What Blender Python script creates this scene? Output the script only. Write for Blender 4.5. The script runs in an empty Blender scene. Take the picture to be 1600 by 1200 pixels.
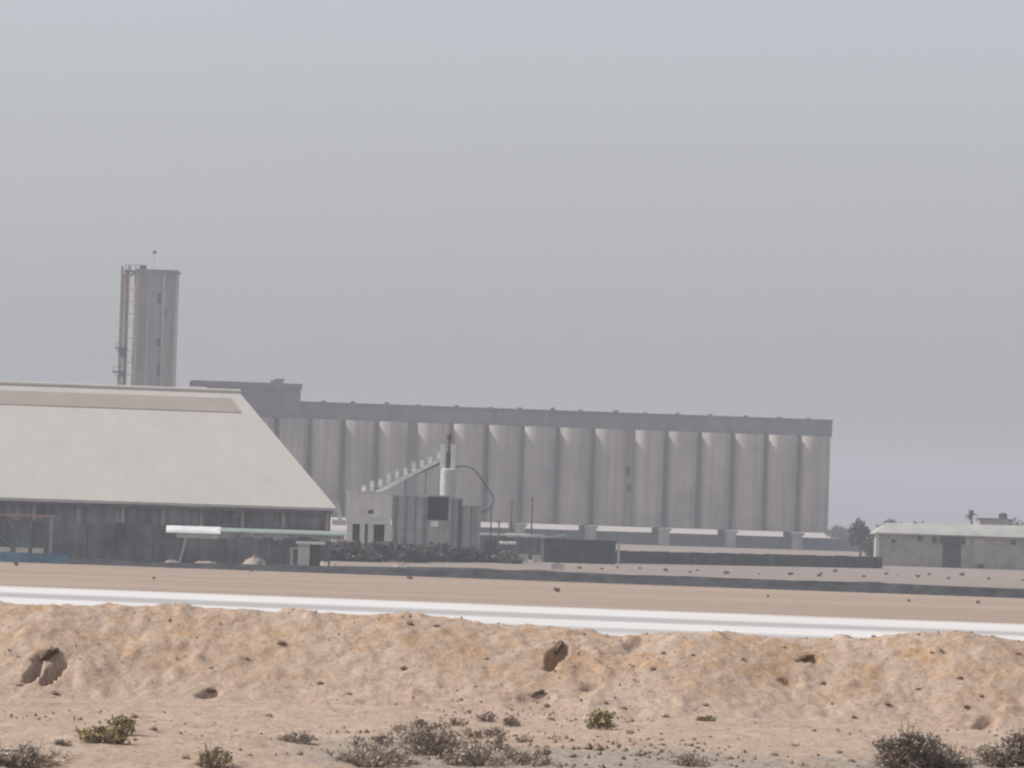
import bpy, math, random
import numpy as np
from mathutils import Vector, Matrix

R = math.radians
random.seed(7)
RNG = np.random.default_rng(11)
scene = bpy.context.scene
COL = scene.collection

# ------------------------------------------------------------------ camera
W0, H0 = 1600.0, 1200.0
FPX = W0 / (2 * math.tan(R(6.0)))
CAM = Vector((0, 0, 6.0))
ROLL = R(1.85)
PITCH = math.atan(204.0 / FPX)
F = Vector((0, math.cos(PITCH), math.sin(PITCH)))
U0 = Vector((0, -math.sin(PITCH), math.cos(PITCH)))
X0 = Vector((1, 0, 0))
RT = X0 * math.cos(ROLL) + U0 * math.sin(ROLL)
UP = -X0 * math.sin(ROLL) + U0 * math.cos(ROLL)
cam_d = bpy.data.cameras.new('camera')
cam = bpy.data.objects.new('camera', cam_d)
COL.objects.link(cam)
cam_d.angle = R(12.0)
cam_d.sensor_fit = 'HORIZONTAL'
cam_d.clip_start = 0.5
cam_d.clip_end = 40000
m = Matrix.Identity(4)
for i in range(3):
    m[i][0], m[i][1], m[i][2], m[i][3] = RT[i], UP[i], -F[i], CAM[i]
cam.matrix_world = m
scene.camera = cam


def ray(px, py):
    return (F * FPX + RT * (px - 800) - UP * (py - 600)).normalized()


def P(px, py, Y):                       # point at real distance Y
    d = ray(px, py)
    return CAM + d * (Y / d.y)


def G(px, py, z=0.0):                   # point of the ground
    d = ray(px, py)
    return CAM + d * ((z - CAM.z) / d.z)


class Frame:
    """A local frame: origin on the ground, turned about z by a."""
    def __init__(s, o, a):
        s.o = Vector((o[0], o[1], 0)); s.a = a
        s.ex = Vector((math.cos(a), math.sin(a), 0)); s.ey = Vector((-math.sin(a), math.cos(a), 0))

    def lp(s, px, py, ly=0.0):          # local x, z of a facade point at local depth ly
        d = ray(px, py); p0 = s.o + s.ey * ly
        t = (p0 - CAM).dot(s.ey) / d.dot(s.ey)
        q = CAM + d * t
        return (q - s.o).dot(s.ex), q.z

    def loc(s, q):
        v = q - s.o
        return Vector((v.dot(s.ex), v.dot(s.ey), v.z))


def frame_at(px, Y, a):
    q = P(px, 800, Y)
    return Frame((q.x, q.y), a)


# ------------------------------------------------------------------ materials
def nodes_of(name):
    m = bpy.data.materials.new(name)
    m.use_nodes = True
    nt = m.node_tree
    b = nt.nodes['Principled BSDF']
    return m, nt, b


def mat(name, c, rough=0.85, var=0.18, scale=1.0, stretch=(1, 1, 1), c2=None, bump=0.0, bscale=8.0,
        bdist=0.02, metal=0.0, streak=0.0, streak_scale=1.0):
    m, nt, b = nodes_of(name)
    n, l = nt.nodes, nt.links
    tc = n.new('ShaderNodeTexCoord')
    mp = n.new('ShaderNodeMapping'); mp.inputs['Scale'].default_value = stretch
    l.new(tc.outputs['Object'], mp.inputs[0])
    no = n.new('ShaderNodeTexNoise'); no.inputs['Scale'].default_value = scale
    no.inputs['Detail'].default_value = 8; no.inputs['Roughness'].default_value = 0.65
    l.new(mp.outputs[0], no.inputs[0])
    rp = n.new('ShaderNodeValToRGB')
    c2 = c2 or tuple(v * (1 - 2 * var) for v in c)
    c1 = tuple(v * (1 + var) for v in c)
    rp.color_ramp.elements[0].position = 0.32; rp.color_ramp.elements[1].position = 0.68
    rp.color_ramp.elements[0].color = (*c2, 1); rp.color_ramp.elements[1].color = (*c1, 1)
    l.new(no.outputs['Fac'], rp.inputs[0])
    out = rp.outputs[0]
    if streak > 0:
        mp2 = n.new('ShaderNodeMapping'); mp2.inputs['Scale'].default_value = (streak_scale, streak_scale, streak_scale * 0.03)
        l.new(tc.outputs['Object'], mp2.inputs[0])
        n2 = n.new('ShaderNodeTexNoise'); n2.inputs['Scale'].default_value = 1.0; n2.inputs['Detail'].default_value = 5
        l.new(mp2.outputs[0], n2.inputs[0])
        r2 = n.new('ShaderNodeValToRGB')
        r2.color_ramp.elements[0].position = 0.3; r2.color_ramp.elements[1].position = 0.7
        k = 1 - streak
        r2.color_ramp.elements[0].color = (k, k, k, 1); r2.color_ramp.elements[1].color = (1, 1, 1, 1)
        l.new(n2.outputs['Fac'], r2.inputs[0])
        mx = n.new('ShaderNodeMix'); mx.data_type = 'RGBA'; mx.blend_type = 'MULTIPLY'
        mx.inputs[0].default_value = 1
        l.new(out, mx.inputs[6]); l.new(r2.outputs[0], mx.inputs[7])
        out = mx.outputs[2]
    l.new(out, b.inputs['Base Color'])
    b.inputs['Roughness'].default_value = rough
    b.inputs['Metallic'].default_value = metal
    b.inputs['Specular IOR Level'].default_value = 0.25
    if bump > 0:
        nb = n.new('ShaderNodeTexNoise'); nb.inputs['Scale'].default_value = bscale; nb.inputs['Detail'].default_value = 6
        l.new(tc.outputs['Object'], nb.inputs[0])
        bp = n.new('ShaderNodeBump'); bp.inputs['Strength'].default_value = bump; bp.inputs['Distance'].default_value = bdist
        l.new(nb.outputs['Fac'], bp.inputs['Height']); l.new(bp.outputs[0], b.inputs['Normal'])
    return m


M = {}
M['concrete'] = mat('silo_concrete', (0.51, 0.468, 0.425), 0.9, 0.12, 0.12, streak=0.30, streak_scale=0.9)
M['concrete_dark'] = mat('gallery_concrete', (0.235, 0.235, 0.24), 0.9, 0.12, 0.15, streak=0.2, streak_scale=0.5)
M['concrete_tower'] = mat('tower_concrete', (0.36, 0.34, 0.32), 0.9, 0.14, 0.16, streak=0.45, streak_scale=0.9)
M['stair_steel'] = mat('stair_steel', (0.30, 0.22, 0.18), 0.7, 0.2, 1.0)
M['duct'] = mat('pinkish_duct_paint', (0.50, 0.41, 0.36), 0.75, 0.12, 0.8, streak=0.3, streak_scale=1.2)
M['dark_steel'] = mat('dark_steel', (0.07, 0.07, 0.07), 0.6, 0.2, 1.0)
M['glass'] = mat('dark_glass', (0.03, 0.03, 0.045), 0.25, 0.1, 1.0)
M['roof_sheet'] = mat('pale_roof_sheet', (0.515, 0.487, 0.455), 0.75, 0.02, 0.25, streak=0.07, streak_scale=0.8)
M['roof_strip'] = mat('tan_roof_sheet', (0.36, 0.312, 0.272), 0.8, 0.04, 0.35)
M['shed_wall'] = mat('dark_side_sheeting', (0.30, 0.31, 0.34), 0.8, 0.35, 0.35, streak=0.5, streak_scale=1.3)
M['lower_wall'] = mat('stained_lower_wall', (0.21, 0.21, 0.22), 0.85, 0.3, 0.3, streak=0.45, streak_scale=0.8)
M['steel_grey'] = mat('grey_steel', (0.17, 0.18, 0.20), 0.6, 0.2, 0.6)
M['blue_steel'] = mat('blue_painted_steel', (0.10, 0.21, 0.30), 0.6, 0.25, 0.7)
M['pale_green'] = mat('pale_green_paint', (0.27, 0.32, 0.305), 0.6, 0.12, 0.5)
M['white_paint'] = mat('white_painted_steel', (0.72, 0.75, 0.73), 0.6, 0.08, 0.5)
M['plant_grey'] = mat('grey_plant_panels', (0.66, 0.645, 0.61), 0.8, 0.06, 0.5, streak=0.15, streak_scale=1.5)
M['plant_shade'] = mat('weathered_plant_panels', (0.46, 0.445, 0.435), 0.8, 0.15, 0.6, streak=0.4, streak_scale=1.5)
M['pale_steel'] = mat('pale_grey_steel', (0.52, 0.53, 0.50), 0.6, 0.1, 0.8, streak=0.15, streak_scale=2)
M['hoop'] = mat('worn_white_steel', (0.62, 0.62, 0.59), 0.7, 0.15, 1.5)
M['tank'] = mat('dusty_tank_paint', (0.55, 0.565, 0.55), 0.7, 0.10, 0.8, streak=0.25, streak_scale=2.5)
M['platform'] = mat('blue_grey_render', (0.17, 0.175, 0.195), 0.9, 0.25, 0.5, streak=0.3, streak_scale=1)
M['rust'] = mat('rusty_red_steel', (0.09, 0.05, 0.045), 0.8, 0.3, 2.0)
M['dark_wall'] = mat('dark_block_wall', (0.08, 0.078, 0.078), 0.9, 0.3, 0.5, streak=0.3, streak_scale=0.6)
M['cabin'] = mat('dark_green_cabin', (0.05, 0.062, 0.058), 0.8, 0.25, 0.6)
M['block_wall'] = mat('grey_block_wall', (0.41, 0.385, 0.355), 0.9, 0.16, 0.5, streak=0.2, streak_scale=0.7)
M['shed_roof'] = mat('pale_shed_roof', (0.38, 0.375, 0.35), 0.8, 0.1, 0.4)
M['pale_concrete'] = mat('pale_concrete', (0.50, 0.48, 0.45), 0.9, 0.12, 1.0)
M['bark'] = mat('bark', (0.13, 0.10, 0.075), 0.9, 0.2, 6)
M['wood'] = mat('weathered_wood', (0.12, 0.09, 0.07), 0.9, 0.2, 4)
M['tree_leaf'] = mat('dusty_dark_leaf', (0.10, 0.105, 0.08), 0.8, 0.4, 0.9)
M['scrub_leaf'] = mat('dark_scrub_leaf', (0.14, 0.137, 0.132), 0.85, 0.35, 0.8)
M['dry_leaf'] = mat('dry_grey_leaf', (0.45, 0.38, 0.305), 0.85, 0.3, 7)
M['dry_twig'] = mat('dry_brown_twig', (0.27, 0.215, 0.17), 0.9, 0.3, 8)
M['green_leaf'] = mat('olive_leaf', (0.40, 0.33, 0.18), 0.8, 0.35, 6)
M['brown_leaf'] = mat('dusty_brown_leaf', (0.28, 0.225, 0.18), 0.85, 0.35, 6)
M['straw_leaf'] = mat('straw_leaf', (0.33, 0.27, 0.15), 0.85, 0.3, 6)
M['stone'] = mat('brown_stone', (0.27, 0.205, 0.155), 0.9, 0.3, 6)
M['rock'] = mat('dark_brown_rock', (0.15, 0.105, 0.075), 0.9, 0.3, 5, bump=0.5, bscale=14)
M['heap_sand'] = mat('heap_sand', (0.40, 0.33, 0.28), 0.95, 0.12, 1.2)
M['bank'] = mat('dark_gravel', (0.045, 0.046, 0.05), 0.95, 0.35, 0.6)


GREY_AT = ((-0.6, 68.0, 0.0), (2.2, 67.6, 0.0), (6.4, 68.3, 0.0))


def sand_material():
    m, nt, b = nodes_of('desert_sand')
    n, l = nt.nodes, nt.links
    g = n.new('ShaderNodeNewGeometry')

    def noise(scale, det, stretch=(1, 1, 1), rough=0.6, rot=0.0):
        mp = n.new('ShaderNodeMapping'); mp.inputs['Scale'].default_value = stretch
        mp.inputs['Rotation'].default_value = (0, 0, rot)
        l.new(g.outputs['Position'], mp.inputs[0])
        t = n.new('ShaderNodeTexNoise'); t.inputs['Scale'].default_value = scale
        t.inputs['Detail'].default_value = det; t.inputs['Roughness'].default_value = rough
        l.new(mp.outputs[0], t.inputs[0])
        return t.outputs['Fac']

    def ramp(f, stops):
        r = n.new('ShaderNodeValToRGB')
        els = r.color_ramp.elements
        while len(els) < len(stops):
            els.new(0.5)
        for e, (p, c) in zip(els, stops):
            e.position = p; e.color = (*c, 1)
        l.new(f, r.inputs[0])
        return r.outputs[0]

    def mix(f, a, bb, mode='MIX'):
        x = n.new('ShaderNodeMix'); x.data_type = 'RGBA'; x.blend_type = mode
        if isinstance(f, float):
            x.inputs[0].default_value = f
        else:
            l.new(f, x.inputs[0])
        l.new(a, x.inputs[6]); l.new(bb, x.inputs[7])
        return x.outputs[2]

    # near soil: pinkish beige with ochre and grey patches
    near = ramp(noise(0.55, 9, (1, 1, 1.4), 0.7, 0.6), [(0.30, (0.42, 0.307, 0.228)), (0.48, (0.46, 0.353, 0.278)), (0.70, (0.49, 0.40, 0.333))])
    ochre = ramp(noise(1.1, 12, (1, 1, 1.5), 0.8), [(0.47, (1, 1, 1)), (0.60, (0.98, 0.84, 0.64))])
    grains = ramp(noise(13.0, 6, (1, 0.6, 1), 0.7), [(0.33, (0.70, 0.655, 0.61)), (0.47, (0.97, 0.97, 0.97)), (0.68, (1.13, 1.12, 1.10))])
    # ochre only where the bank's clay is turned up (above the flat)
    sep = n.new('ShaderNodeSeparateXYZ'); l.new(g.outputs['Position'], sep.inputs[0])
    mrz = n.new('ShaderNodeMapRange'); mrz.inputs[1].default_value = 2.7; mrz.inputs[2].default_value = 3.6
    l.new(sep.outputs['Z'], mrz.inputs[0])
    near_o = mix(mrz.outputs[0], near, mix(1.0, near, ochre, 'MULTIPLY'))
    crumb = ramp(noise(3.2, 10, (1, 0.45, 1), 0.8, 0.75), [(0.34, (0.86, 0.82, 0.78)), (0.48, (1, 1, 1)), (0.66, (1.07, 1.06, 1.04))])
    pit_shade = ramp(noise(4.2, 4, (1, 0.6, 1.2), 0.6), [(0.25, (0.62, 0.54, 0.48)), (0.31, (1, 1, 1)), (1.0, (1, 1, 1))])  # dark spots: brown clods, plus the shade of small pits painted into the colour
    near_o = mix(1.0, near_o, pit_shade, 'MULTIPLY')
    greys = ramp(noise(5.5, 9, (1, 1, 1), 0.8), [(0.30, (0.17, 0.135, 0.108)), (0.44, (0.34, 0.288, 0.242)), (0.7, (0.43, 0.368, 0.315))])
    for spot in GREY_AT:
        vm = n.new('ShaderNodeVectorMath'); vm.operation = 'SUBTRACT'; vm.inputs[1].default_value = spot
        l.new(g.outputs['Position'], vm.inputs[0])
        vs_ = n.new('ShaderNodeVectorMath'); vs_.operation = 'MULTIPLY'; vs_.inputs[1].default_value = (0.40, 0.24, 0.0)
        l.new(vm.outputs[0], vs_.inputs[0])
        ln = n.new('ShaderNodeVectorMath'); ln.operation = 'LENGTH'; l.new(vs_.outputs[0], ln.inputs[0])
        sb = n.new('ShaderNodeMath'); sb.operation = 'MULTIPLY_ADD'; sb.inputs[1].default_value = 1.1
        l.new(noise(1.6, 9, (1, 1, 1), 0.7), sb.inputs[0]); l.new(ln.outputs['Value'], sb.inputs[2])
        mg = n.new('ShaderNodeMapRange'); mg.inputs[1].default_value = 1.65; mg.inputs[2].default_value = 1.25
        l.new(sb.outputs[0], mg.inputs[0])
        near_o = mix(mg.outputs[0], near_o, greys)
    near_g = mix(1.0, mix(1.0, near_o, grains, 'MULTIPLY'), crumb, 'MULTIPLY')
    # plain beyond: pale bands drawn out along the ground
    far = ramp(noise(0.09, 8, (0.12, 1, 1), 0.65), [(0.32, (0.285, 0.21, 0.162)), (0.5, (0.335, 0.256, 0.202)), (0.68, (0.39, 0.306, 0.248))])
    mr = n.new('ShaderNodeMapRange'); mr.inputs[1].default_value = 110; mr.inputs[2].default_value = 180
    l.new(sep.outputs['Y'], mr.inputs[0])
    base = mix(mr.outputs[0], near_g, far)
    # beyond the plant the plain turns to pale, bleached ground
    pale = ramp(noise(0.012, 6, (0.25, 1, 1), 0.6), [(0.3, (0.42, 0.35, 0.305)), (0.7, (0.50, 0.425, 0.375))])
    yard = ramp(noise(0.10, 8, (0.2, 1, 1), 0.7), [(0.34, (0.20, 0.17, 0.155)), (0.5, (0.265, 0.22, 0.195)), (0.66, (0.33, 0.27, 0.235))])
    mr2 = n.new('ShaderNodeMapRange'); mr2.inputs[1].default_value = 440; mr2.inputs[2].default_value = 490
    l.new(sep.outputs['Y'], mr2.inputs[0])
    base = mix(mr2.outputs[0], base, yard)
    mr3 = n.new('ShaderNodeMapRange'); mr3.inputs[1].default_value = 1180; mr3.inputs[2].default_value = 1500
    l.new(sep.outputs['Y'], mr3.inputs[0])
    base = mix(mr3.outputs[0], base, pale)
    l.new(base, b.inputs['Base Color'])
    b.inputs['Roughness'].default_value = 0.95
    b.inputs['Specular IOR Level'].default_value = 0.1
    bp = n.new('ShaderNodeBump'); bp.inputs['Strength'].default_value = 1.0; bp.inputs['Distance'].default_value = 0.05
    l.new(noise(10.0, 8, (1, 1, 1), 0.75), bp.inputs['Height'])
    l.new(bp.outputs[0], b.inputs['Normal'])
    return m


def road_material():
    m, nt, b = nodes_of('bleached_road')
    n, l = nt.nodes, nt.links
    tc = n.new('ShaderNodeTexCoord')
    mp = n.new('ShaderNodeMapping'); mp.inputs['Scale'].default_value = (0.012, 0.05, 1)
    l.new(tc.outputs['Object'], mp.inputs[0])
    t = n.new('ShaderNodeTexNoise'); t.inputs['Scale'].default_value = 1.0; t.inputs['Detail'].default_value = 6
    l.new(mp.outputs[0], t.inputs[0])
    sp = n.new('ShaderNodeSeparateXYZ'); l.new(tc.outputs['Object'], sp.inputs[0])
    ad = n.new('ShaderNodeMath'); ad.operation = 'MULTIPLY_ADD'; ad.inputs[1].default_value = 16.0
    l.new(t.outputs['Fac'], ad.inputs[0]); l.new(sp.outputs['Y'], ad.inputs[2])
    mr = n.new('ShaderNodeMapRange'); mr.inputs[1].default_value = 8.0; mr.inputs[2].default_value = -96.0
    l.new(ad.outputs[0], mr.inputs[0])
    r = n.new('ShaderNodeValToRGB')                       # worn lanes: pale edges, greyer wheel paths
    els = r.color_ramp.elements
    W, Gy, Lg = (0.60, 0.585, 0.575, 1), (0.34, 0.325, 0.315, 1), (0.47, 0.455, 0.445, 1)
    stops = [(0.0, Lg), (0.03, W), (0.19, W), (0.26, Gy), (0.32, Gy), (0.37, W), (0.50, W), (0.56, Gy), (0.62, Lg), (0.67, W), (0.78, Lg), (0.84, W), (1.0, Lg)]
    while len(els) < len(stops):
        els.new(0.5)
    for e, (p, c) in zip(els, stops):
        e.position = p; e.color = c
    l.new(mr.outputs[0], r.inputs[0])
    mp2 = n.new('ShaderNodeMapping'); mp2.inputs['Scale'].default_value = (0.06, 0.16, 1)      # blown sand lying on it
    l.new(tc.outputs['Object'], mp2.inputs[0])
    t2 = n.new('ShaderNodeTexNoise'); t2.inputs['Scale'].default_value = 1.0; t2.inputs['Detail'].default_value = 8
    t2.inputs['Roughness'].default_value = 0.7
    l.new(mp2.outputs[0], t2.inputs[0])
    r2 = n.new('ShaderNodeMapRange'); r2.inputs[1].default_value = 0.52; r2.inputs[2].default_value = 0.72; r2.inputs[4].default_value = 0.45
    l.new(t2.outputs['Fac'], r2.inputs[0])
    edge = n.new('ShaderNodeMapRange'); edge.inputs[1].default_value = -7.0; edge.inputs[2].default_value = 1.0
    l.new(sp.outputs['Y'], edge.inputs[0])
    eb = n.new('ShaderNodeMath'); eb.operation = 'MULTIPLY'
    l.new(edge.outputs[0], eb.inputs[0]); l.new(t2.outputs['Fac'], eb.inputs[1])
    sm = n.new('ShaderNodeMath'); sm.operation = 'ADD'; sm.use_clamp = True
    l.new(r2.outputs[0], sm.inputs[0]); l.new(eb.outputs[0], sm.inputs[1])
    mx = n.new('ShaderNodeMix'); mx.data_type = 'RGBA'
    l.new(sm.outputs[0], mx.inputs[0]); l.new(r.outputs[0], mx.inputs[6]); mx.inputs[7].default_value = (0.37, 0.29, 0.235, 1)
    l.new(mx.outputs[2], b.inputs['Base Color'])
    b.inputs['Roughness'].default_value = 0.9
    return m


M['sand'] = sand_material()
M['road'] = road_material()


# ------------------------------------------------------------------ mesh building
class MB:
    def __init__(s):
        s.v = []; s.f = []

    def add(s, vs, fs):
        k = len(s.v)
        s.v += [tuple(v) for v in vs]
        s.f += [tuple(i + k for i in f) for f in fs]
        return s

    def box(s, x0, x1, y0, y1, z0, z1):
        vs = [(x, y, z) for z in (z0, z1) for y in (y0, y1) for x in (x0, x1)]
        return s.add(vs, [(0, 2, 3, 1), (4, 5, 7, 6), (0, 1, 5, 4), (2, 6, 7, 3), (0, 4, 6, 2), (1, 3, 7, 5)])

    def prism(s, pts, y0, y1):          # outline in x,z pushed from y0 to y1
        n = len(pts)
        vs = [(x, y0, z) for x, z in pts] + [(x, y1, z) for x, z in pts]
        return s.add(vs, [tuple(range(n)), tuple(range(2 * n - 1, n - 1, -1))] + [(i, i + n, (i + 1) % n + n, (i + 1) % n) for i in range(n)])

    def squircle(s, prof, cx=0, cy=0, seg=72, e=2.4):
        k = len(s.v); n = len(prof)
        for r, z in prof:
            for j in range(seg):
                th = 2 * math.pi * j / seg
                c, q = math.cos(th), math.sin(th)
                d = (abs(c) ** e + abs(q) ** e) ** (-1 / e)
                s.v.append((cx + r * c * d, cy + r * q * d, z))
        for i in range(n - 1):
            for j in range(seg):
                s.f.append((k + i * seg + j, k + i * seg + (j + 1) % seg, k + (i + 1) * seg + (j + 1) % seg, k + (i + 1) * seg + j))
        s.f.append(tuple(k + j for j in range(seg - 1, -1, -1)))
        s.f.append(tuple(k + (n - 1) * seg + j for j in range(seg)))
        return s

    def along_x(s, pts, x0, x1):        # outline in y,z pushed from x0 to x1
        n = len(pts)
        vs = [(x0, y, z) for y, z in pts] + [(x1, y, z) for y, z in pts]
        return s.add(vs, [tuple(range(n - 1, -1, -1)), tuple(range(n, 2 * n))] + [(i, (i + 1) % n, (i + 1) % n + n, i + n) for i in range(n)])

    def tube(s, pts, r, seg=8, r2=None):
        pts = [Vector(p) for p in pts]
        k = len(s.v); n = len(pts)
        for i, p in enumerate(pts):
            t = (pts[min(i + 1, n - 1)] - pts[max(i - 1, 0)]).normalized()
            a = t.cross(Vector((0, 0, 1)))
            if a.length < 1e-3:
                a = Vector((1, 0, 0))
            a.normalize(); c = t.cross(a)
            rr = r if r2 is None else r + (r2 - r) * i / (n - 1)
            for j in range(seg):
                th = 2 * math.pi * j / seg
                s.v.append(tuple(p + a * (rr * math.cos(th)) + c * (rr * math.sin(th))))
        for i in range(n - 1):
            for j in range(seg):
                s.f.append((k + i * seg + j, k + i * seg + (j + 1) % seg, k + (i + 1) * seg + (j + 1) % seg, k + (i + 1) * seg + j))
        s.f.append(tuple(k + j for j in range(seg - 1, -1, -1)))
        s.f.append(tuple(k + (n - 1) * seg + j for j in range(seg)))
        return s

    def bar(s, p, q, w, h=None):        # square bar between two points
        p, q = Vector(p), Vector(q); h = h or w
        t = (q - p).normalized(); a = t.cross(Vector((0, 0, 1)))
        if a.length < 1e-3:
            a = Vector((0, 1, 0))
        a.normalize(); c = t.cross(a)
        vs = [e + a * (sx * w / 2) + c * (sy * h / 2) for e in (p, q) for sx, sy in ((-1, -1), (1, -1), (1, 1), (-1, 1))]
        return s.add(vs, [(3, 2, 1, 0), (4, 5, 6, 7), (0, 1, 5, 4), (1, 2, 6, 5), (2, 3, 7, 6), (3, 0, 4, 7)])

    def lathe(s, prof, cx=0, cy=0, seg=40):
        k = len(s.v); n = len(prof)
        for r, z in prof:
            for j in range(seg):
                th = 2 * math.pi * j / seg
                s.v.append((cx + r * math.cos(th), cy + r * math.sin(th), z))
        for i in range(n - 1):
            for j in range(seg):
                s.f.append((k + i * seg + j, k + i * seg + (j + 1) % seg, k + (i + 1) * seg + (j + 1) % seg, k + (i + 1) * seg + j))
        s.f.append(tuple(k + j for j in range(seg - 1, -1, -1)))
        s.f.append(tuple(k + (n - 1) * seg + j for j in range(seg)))
        return s

    def leaves(s, pts, size, rng, aspect=0.5):
        """One small bent quad at each point, turned at random."""
        n = len(pts)
        d = rng.normal(size=(n, 3)); d /= np.linalg.norm(d, axis=1)[:, None]
        e = np.cross(d, rng.normal(size=(n, 3))); e /= np.linalg.norm(e, axis=1)[:, None]
        sz = size * rng.uniform(0.6, 1.4, size=(n, 1))
        a = d * sz; b = e * sz * aspect
        q = np.stack([pts - a - b, pts + a - b, pts + a + b, pts - a + b], 1).reshape(-1, 3)
        k = len(s.v)
        s.v += [tuple(v) for v in q.tolist()]
        s.f += [(k + 4 * i, k + 4 * i + 1, k + 4 * i + 2, k + 4 * i + 3) for i in range(n)]
        return s

    def build(s, name, material, parent=None, smooth=False, sharp=None):
        me = bpy.data.meshes.new(name)
        me.from_pydata(s.v, [], s.f)
        me.materials.append(material)
        me.validate()
        if smooth:
            me.polygons.foreach_set('use_smooth', [True] * len(me.polygons))
            me.set_sharp_from_angle(angle=R(sharp or 35))
        o = bpy.data.objects.new(name, me)
        COL.objects.link(o)
        if parent:
            o.parent = parent
        return o


def tag(o, label, cat, group=None):
    o['label'] = label; o['category'] = cat
    if group:
        o['group'] = group
    return o


def thing(name, label, cat, fr=None, group=None, loc=None, rz=0.0):
    o = bpy.data.objects.new(name, None)
    COL.objects.link(o)
    o.empty_display_size = 0.5
    if fr is not None:
        o.location = fr.o; o.rotation_euler = (0, 0, fr.a)
    else:
        o.location = loc; o.rotation_euler = (0, 0, rz)
    return tag(o, label, cat, group)


def copy_thing(o, loc, rz, label, scale=None):
    c = o.copy(); COL.objects.link(c)
    c.location = loc; c.rotation_euler = (0, 0, rz); c['label'] = label
    if scale:
        c.scale = scale
    for ch in list(o.children):
        d = ch.copy(); COL.objects.link(d); d.parent = c
        for g in ch.children:
            e = g.copy(); COL.objects.link(e); e.parent = d
    return c


# ------------------------------------------------------------------ terrain
def vnoise(x, y, seed):
    xi = np.floor(x).astype(np.int64); yi = np.floor(y).astype(np.int64)
    fx = x - xi; fy = y - yi
    fx = fx * fx * fx * (fx * (fx * 6 - 15) + 10); fy = fy * fy * fy * (fy * (fy * 6 - 15) + 10)

    def h(a, b):
        n = (a * 374761393 + b * 668265263 + seed * 974711) & 0xFFFFFFFF
        n = ((n ^ (n >> 13)) * 1274126177) & 0xFFFFFFFF
        n = (n ^ (n >> 16)) & 0xFFFF
        return n / 32767.5 - 1.0
    a, b, c, d = h(xi, yi), h(xi + 1, yi), h(xi, yi + 1), h(xi + 1, yi + 1)
    return (a * (1 - fx) + b * fx) * (1 - fy) + (c * (1 - fx) + d * fx) * fy


def fbm(x, y, seed, octs=4, gain=0.5, ridged=False):
    s = np.zeros_like(x); a = 1.0
    for o in range(octs):
        v = vnoise(x, y, seed + o * 17)
        s += a * ((1 - 2 * np.abs(v)) if ridged else v)
        x = x * 2.03 + 3.1; y = y * 2.03 + 1.7; a *= gain
    return s


YT, YC = 84.0, 87.6
crest_px = np.array([(-900, 945), (-300, 948), (0, 948), (100, 947), (250, 951), (400, 954), (500, 960), (560, 965), (625, 962), (700, 971), (800, 980), (880, 983),
                     (905, 988), (950, 996), (990, 997), (1030, 989), (1090, 986), (1200, 996), (1300, 1001), (1365, 1000),
                     (1400, 994), (1500, 991), (1560, 998), (1600, 1003), (2000, 1010), (2600, 1030)], float)
cx_, cz_ = [], []
for a, b in crest_px:
    q = P(a, b, YC)
    cx_.append(q.x); cz_.append(q.z)

# hollows and ledges in the bank: pixel centre, radius across, radius down the slope, depth
hollow_px = [(53, 1047, 0.10, 0.36, 0.8), (86, 1046, 0.11, 0.42, 0.9), (72, 1026, 0.20, 0.14, 0.25), (868, 1026, 0.13, 0.38, 0.85), (1262, 1030, 0.15, 0.16, 0.28), (1235, 1062, 0.18, 0.18, 0.16),
             (325, 1085, 0.20, 0.20, 0.16), (835, 1090, 0.30, 0.15, 0.14), (925, 1073, 0.16, 0.15, 0.12),
             (1000, 1008, 0.35, 0.3, 0.12), (1540, 1130, 0.16, 0.3, 0.15), (460, 1150, 0.22, 0.3, 0.10)]


def raw_height(x, y):
    zc = np.interp(x, cx_, cz_)
    wob = 0.45 * vnoise(x * 0.35, x * 0 + 3.3, 5) + 0.2 * vnoise(x * 1.1, x * 0 + 8.3, 6)
    yt = YT + wob; yc = YC + wob * 0.4
    t = np.clip((y - yt) / (yc - yt), 0, 1)
    s = t * t * (3 - 2 * t) * 0.45 + t * 0.55
    flat = 2.6 + 0.05 * fbm(x * 0.25, y * 0.25, 40, 3)
    z = flat + (zc - flat) * s
    back = np.clip((y - yc - 0.5) / 34.0, 0, 1)
    z = np.where(y > yc + 0.5, zc * (1 - back) ** 1.5, z)
    face = np.clip(np.minimum((y - yt + 0.3) / 0.8, (yc + 2.5 - y) / 2.0), 0, 1)
    near = np.clip((130 - y) / 15, 0, 1)
    u = x * 0.8 + y * 0.55; w = -x * 0.55 + y * 0.8
    det = face * (0.026 * fbm(u * 1.1, w * 0.45, 1, 5, 0.6) + 0.013 * fbm(u * 3.2, w * 1.2, 2, 4, 0.6, True)
                  + 0.017 * fbm(x * 4.5, y * 4.5, 3, 3, 0.65))
    det += 0.018 * fbm(x * 1.7, y * 1.0, 9, 5, 0.65) + 0.013 * fbm(x * 6, y * 6, 12, 2, 0.6)
    cl = vnoise(x * 2.6, y * 2.6, 77)
    det += np.maximum(cl - 0.55, 0) * (0.08 + 0.10 * face)
    return z + det * near


hollows = []
for px, py, rx, ry, dp in hollow_px:
    d = ray(px, py)
    ys = np.linspace(66, 90, 2000)
    xs = d.x / d.y * ys; zs = 6 + d.z / d.y * ys
    k = int(np.argmax(zs <= raw_height(xs, ys)))
    hollows.append((xs[k], ys[k], rx, ry, dp))


def height(x, y):
    z = raw_height(x, y)
    for hx, hy, rx, ry, dp in hollows:
        u = (x - hx - 0.25 * (y - hy)) / rx; w = (y - hy) / ry
        d = np.sqrt(u * u + w * w) + 0.28 * vnoise(x * 5, y * 5, 55)
        z = z - dp * np.clip((1.15 - d) / 0.35, 0, 1) ** 1.0
    return z


def hz(x, y):
    return float(height(np.array([x], float), np.array([y], float))[0])


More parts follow.
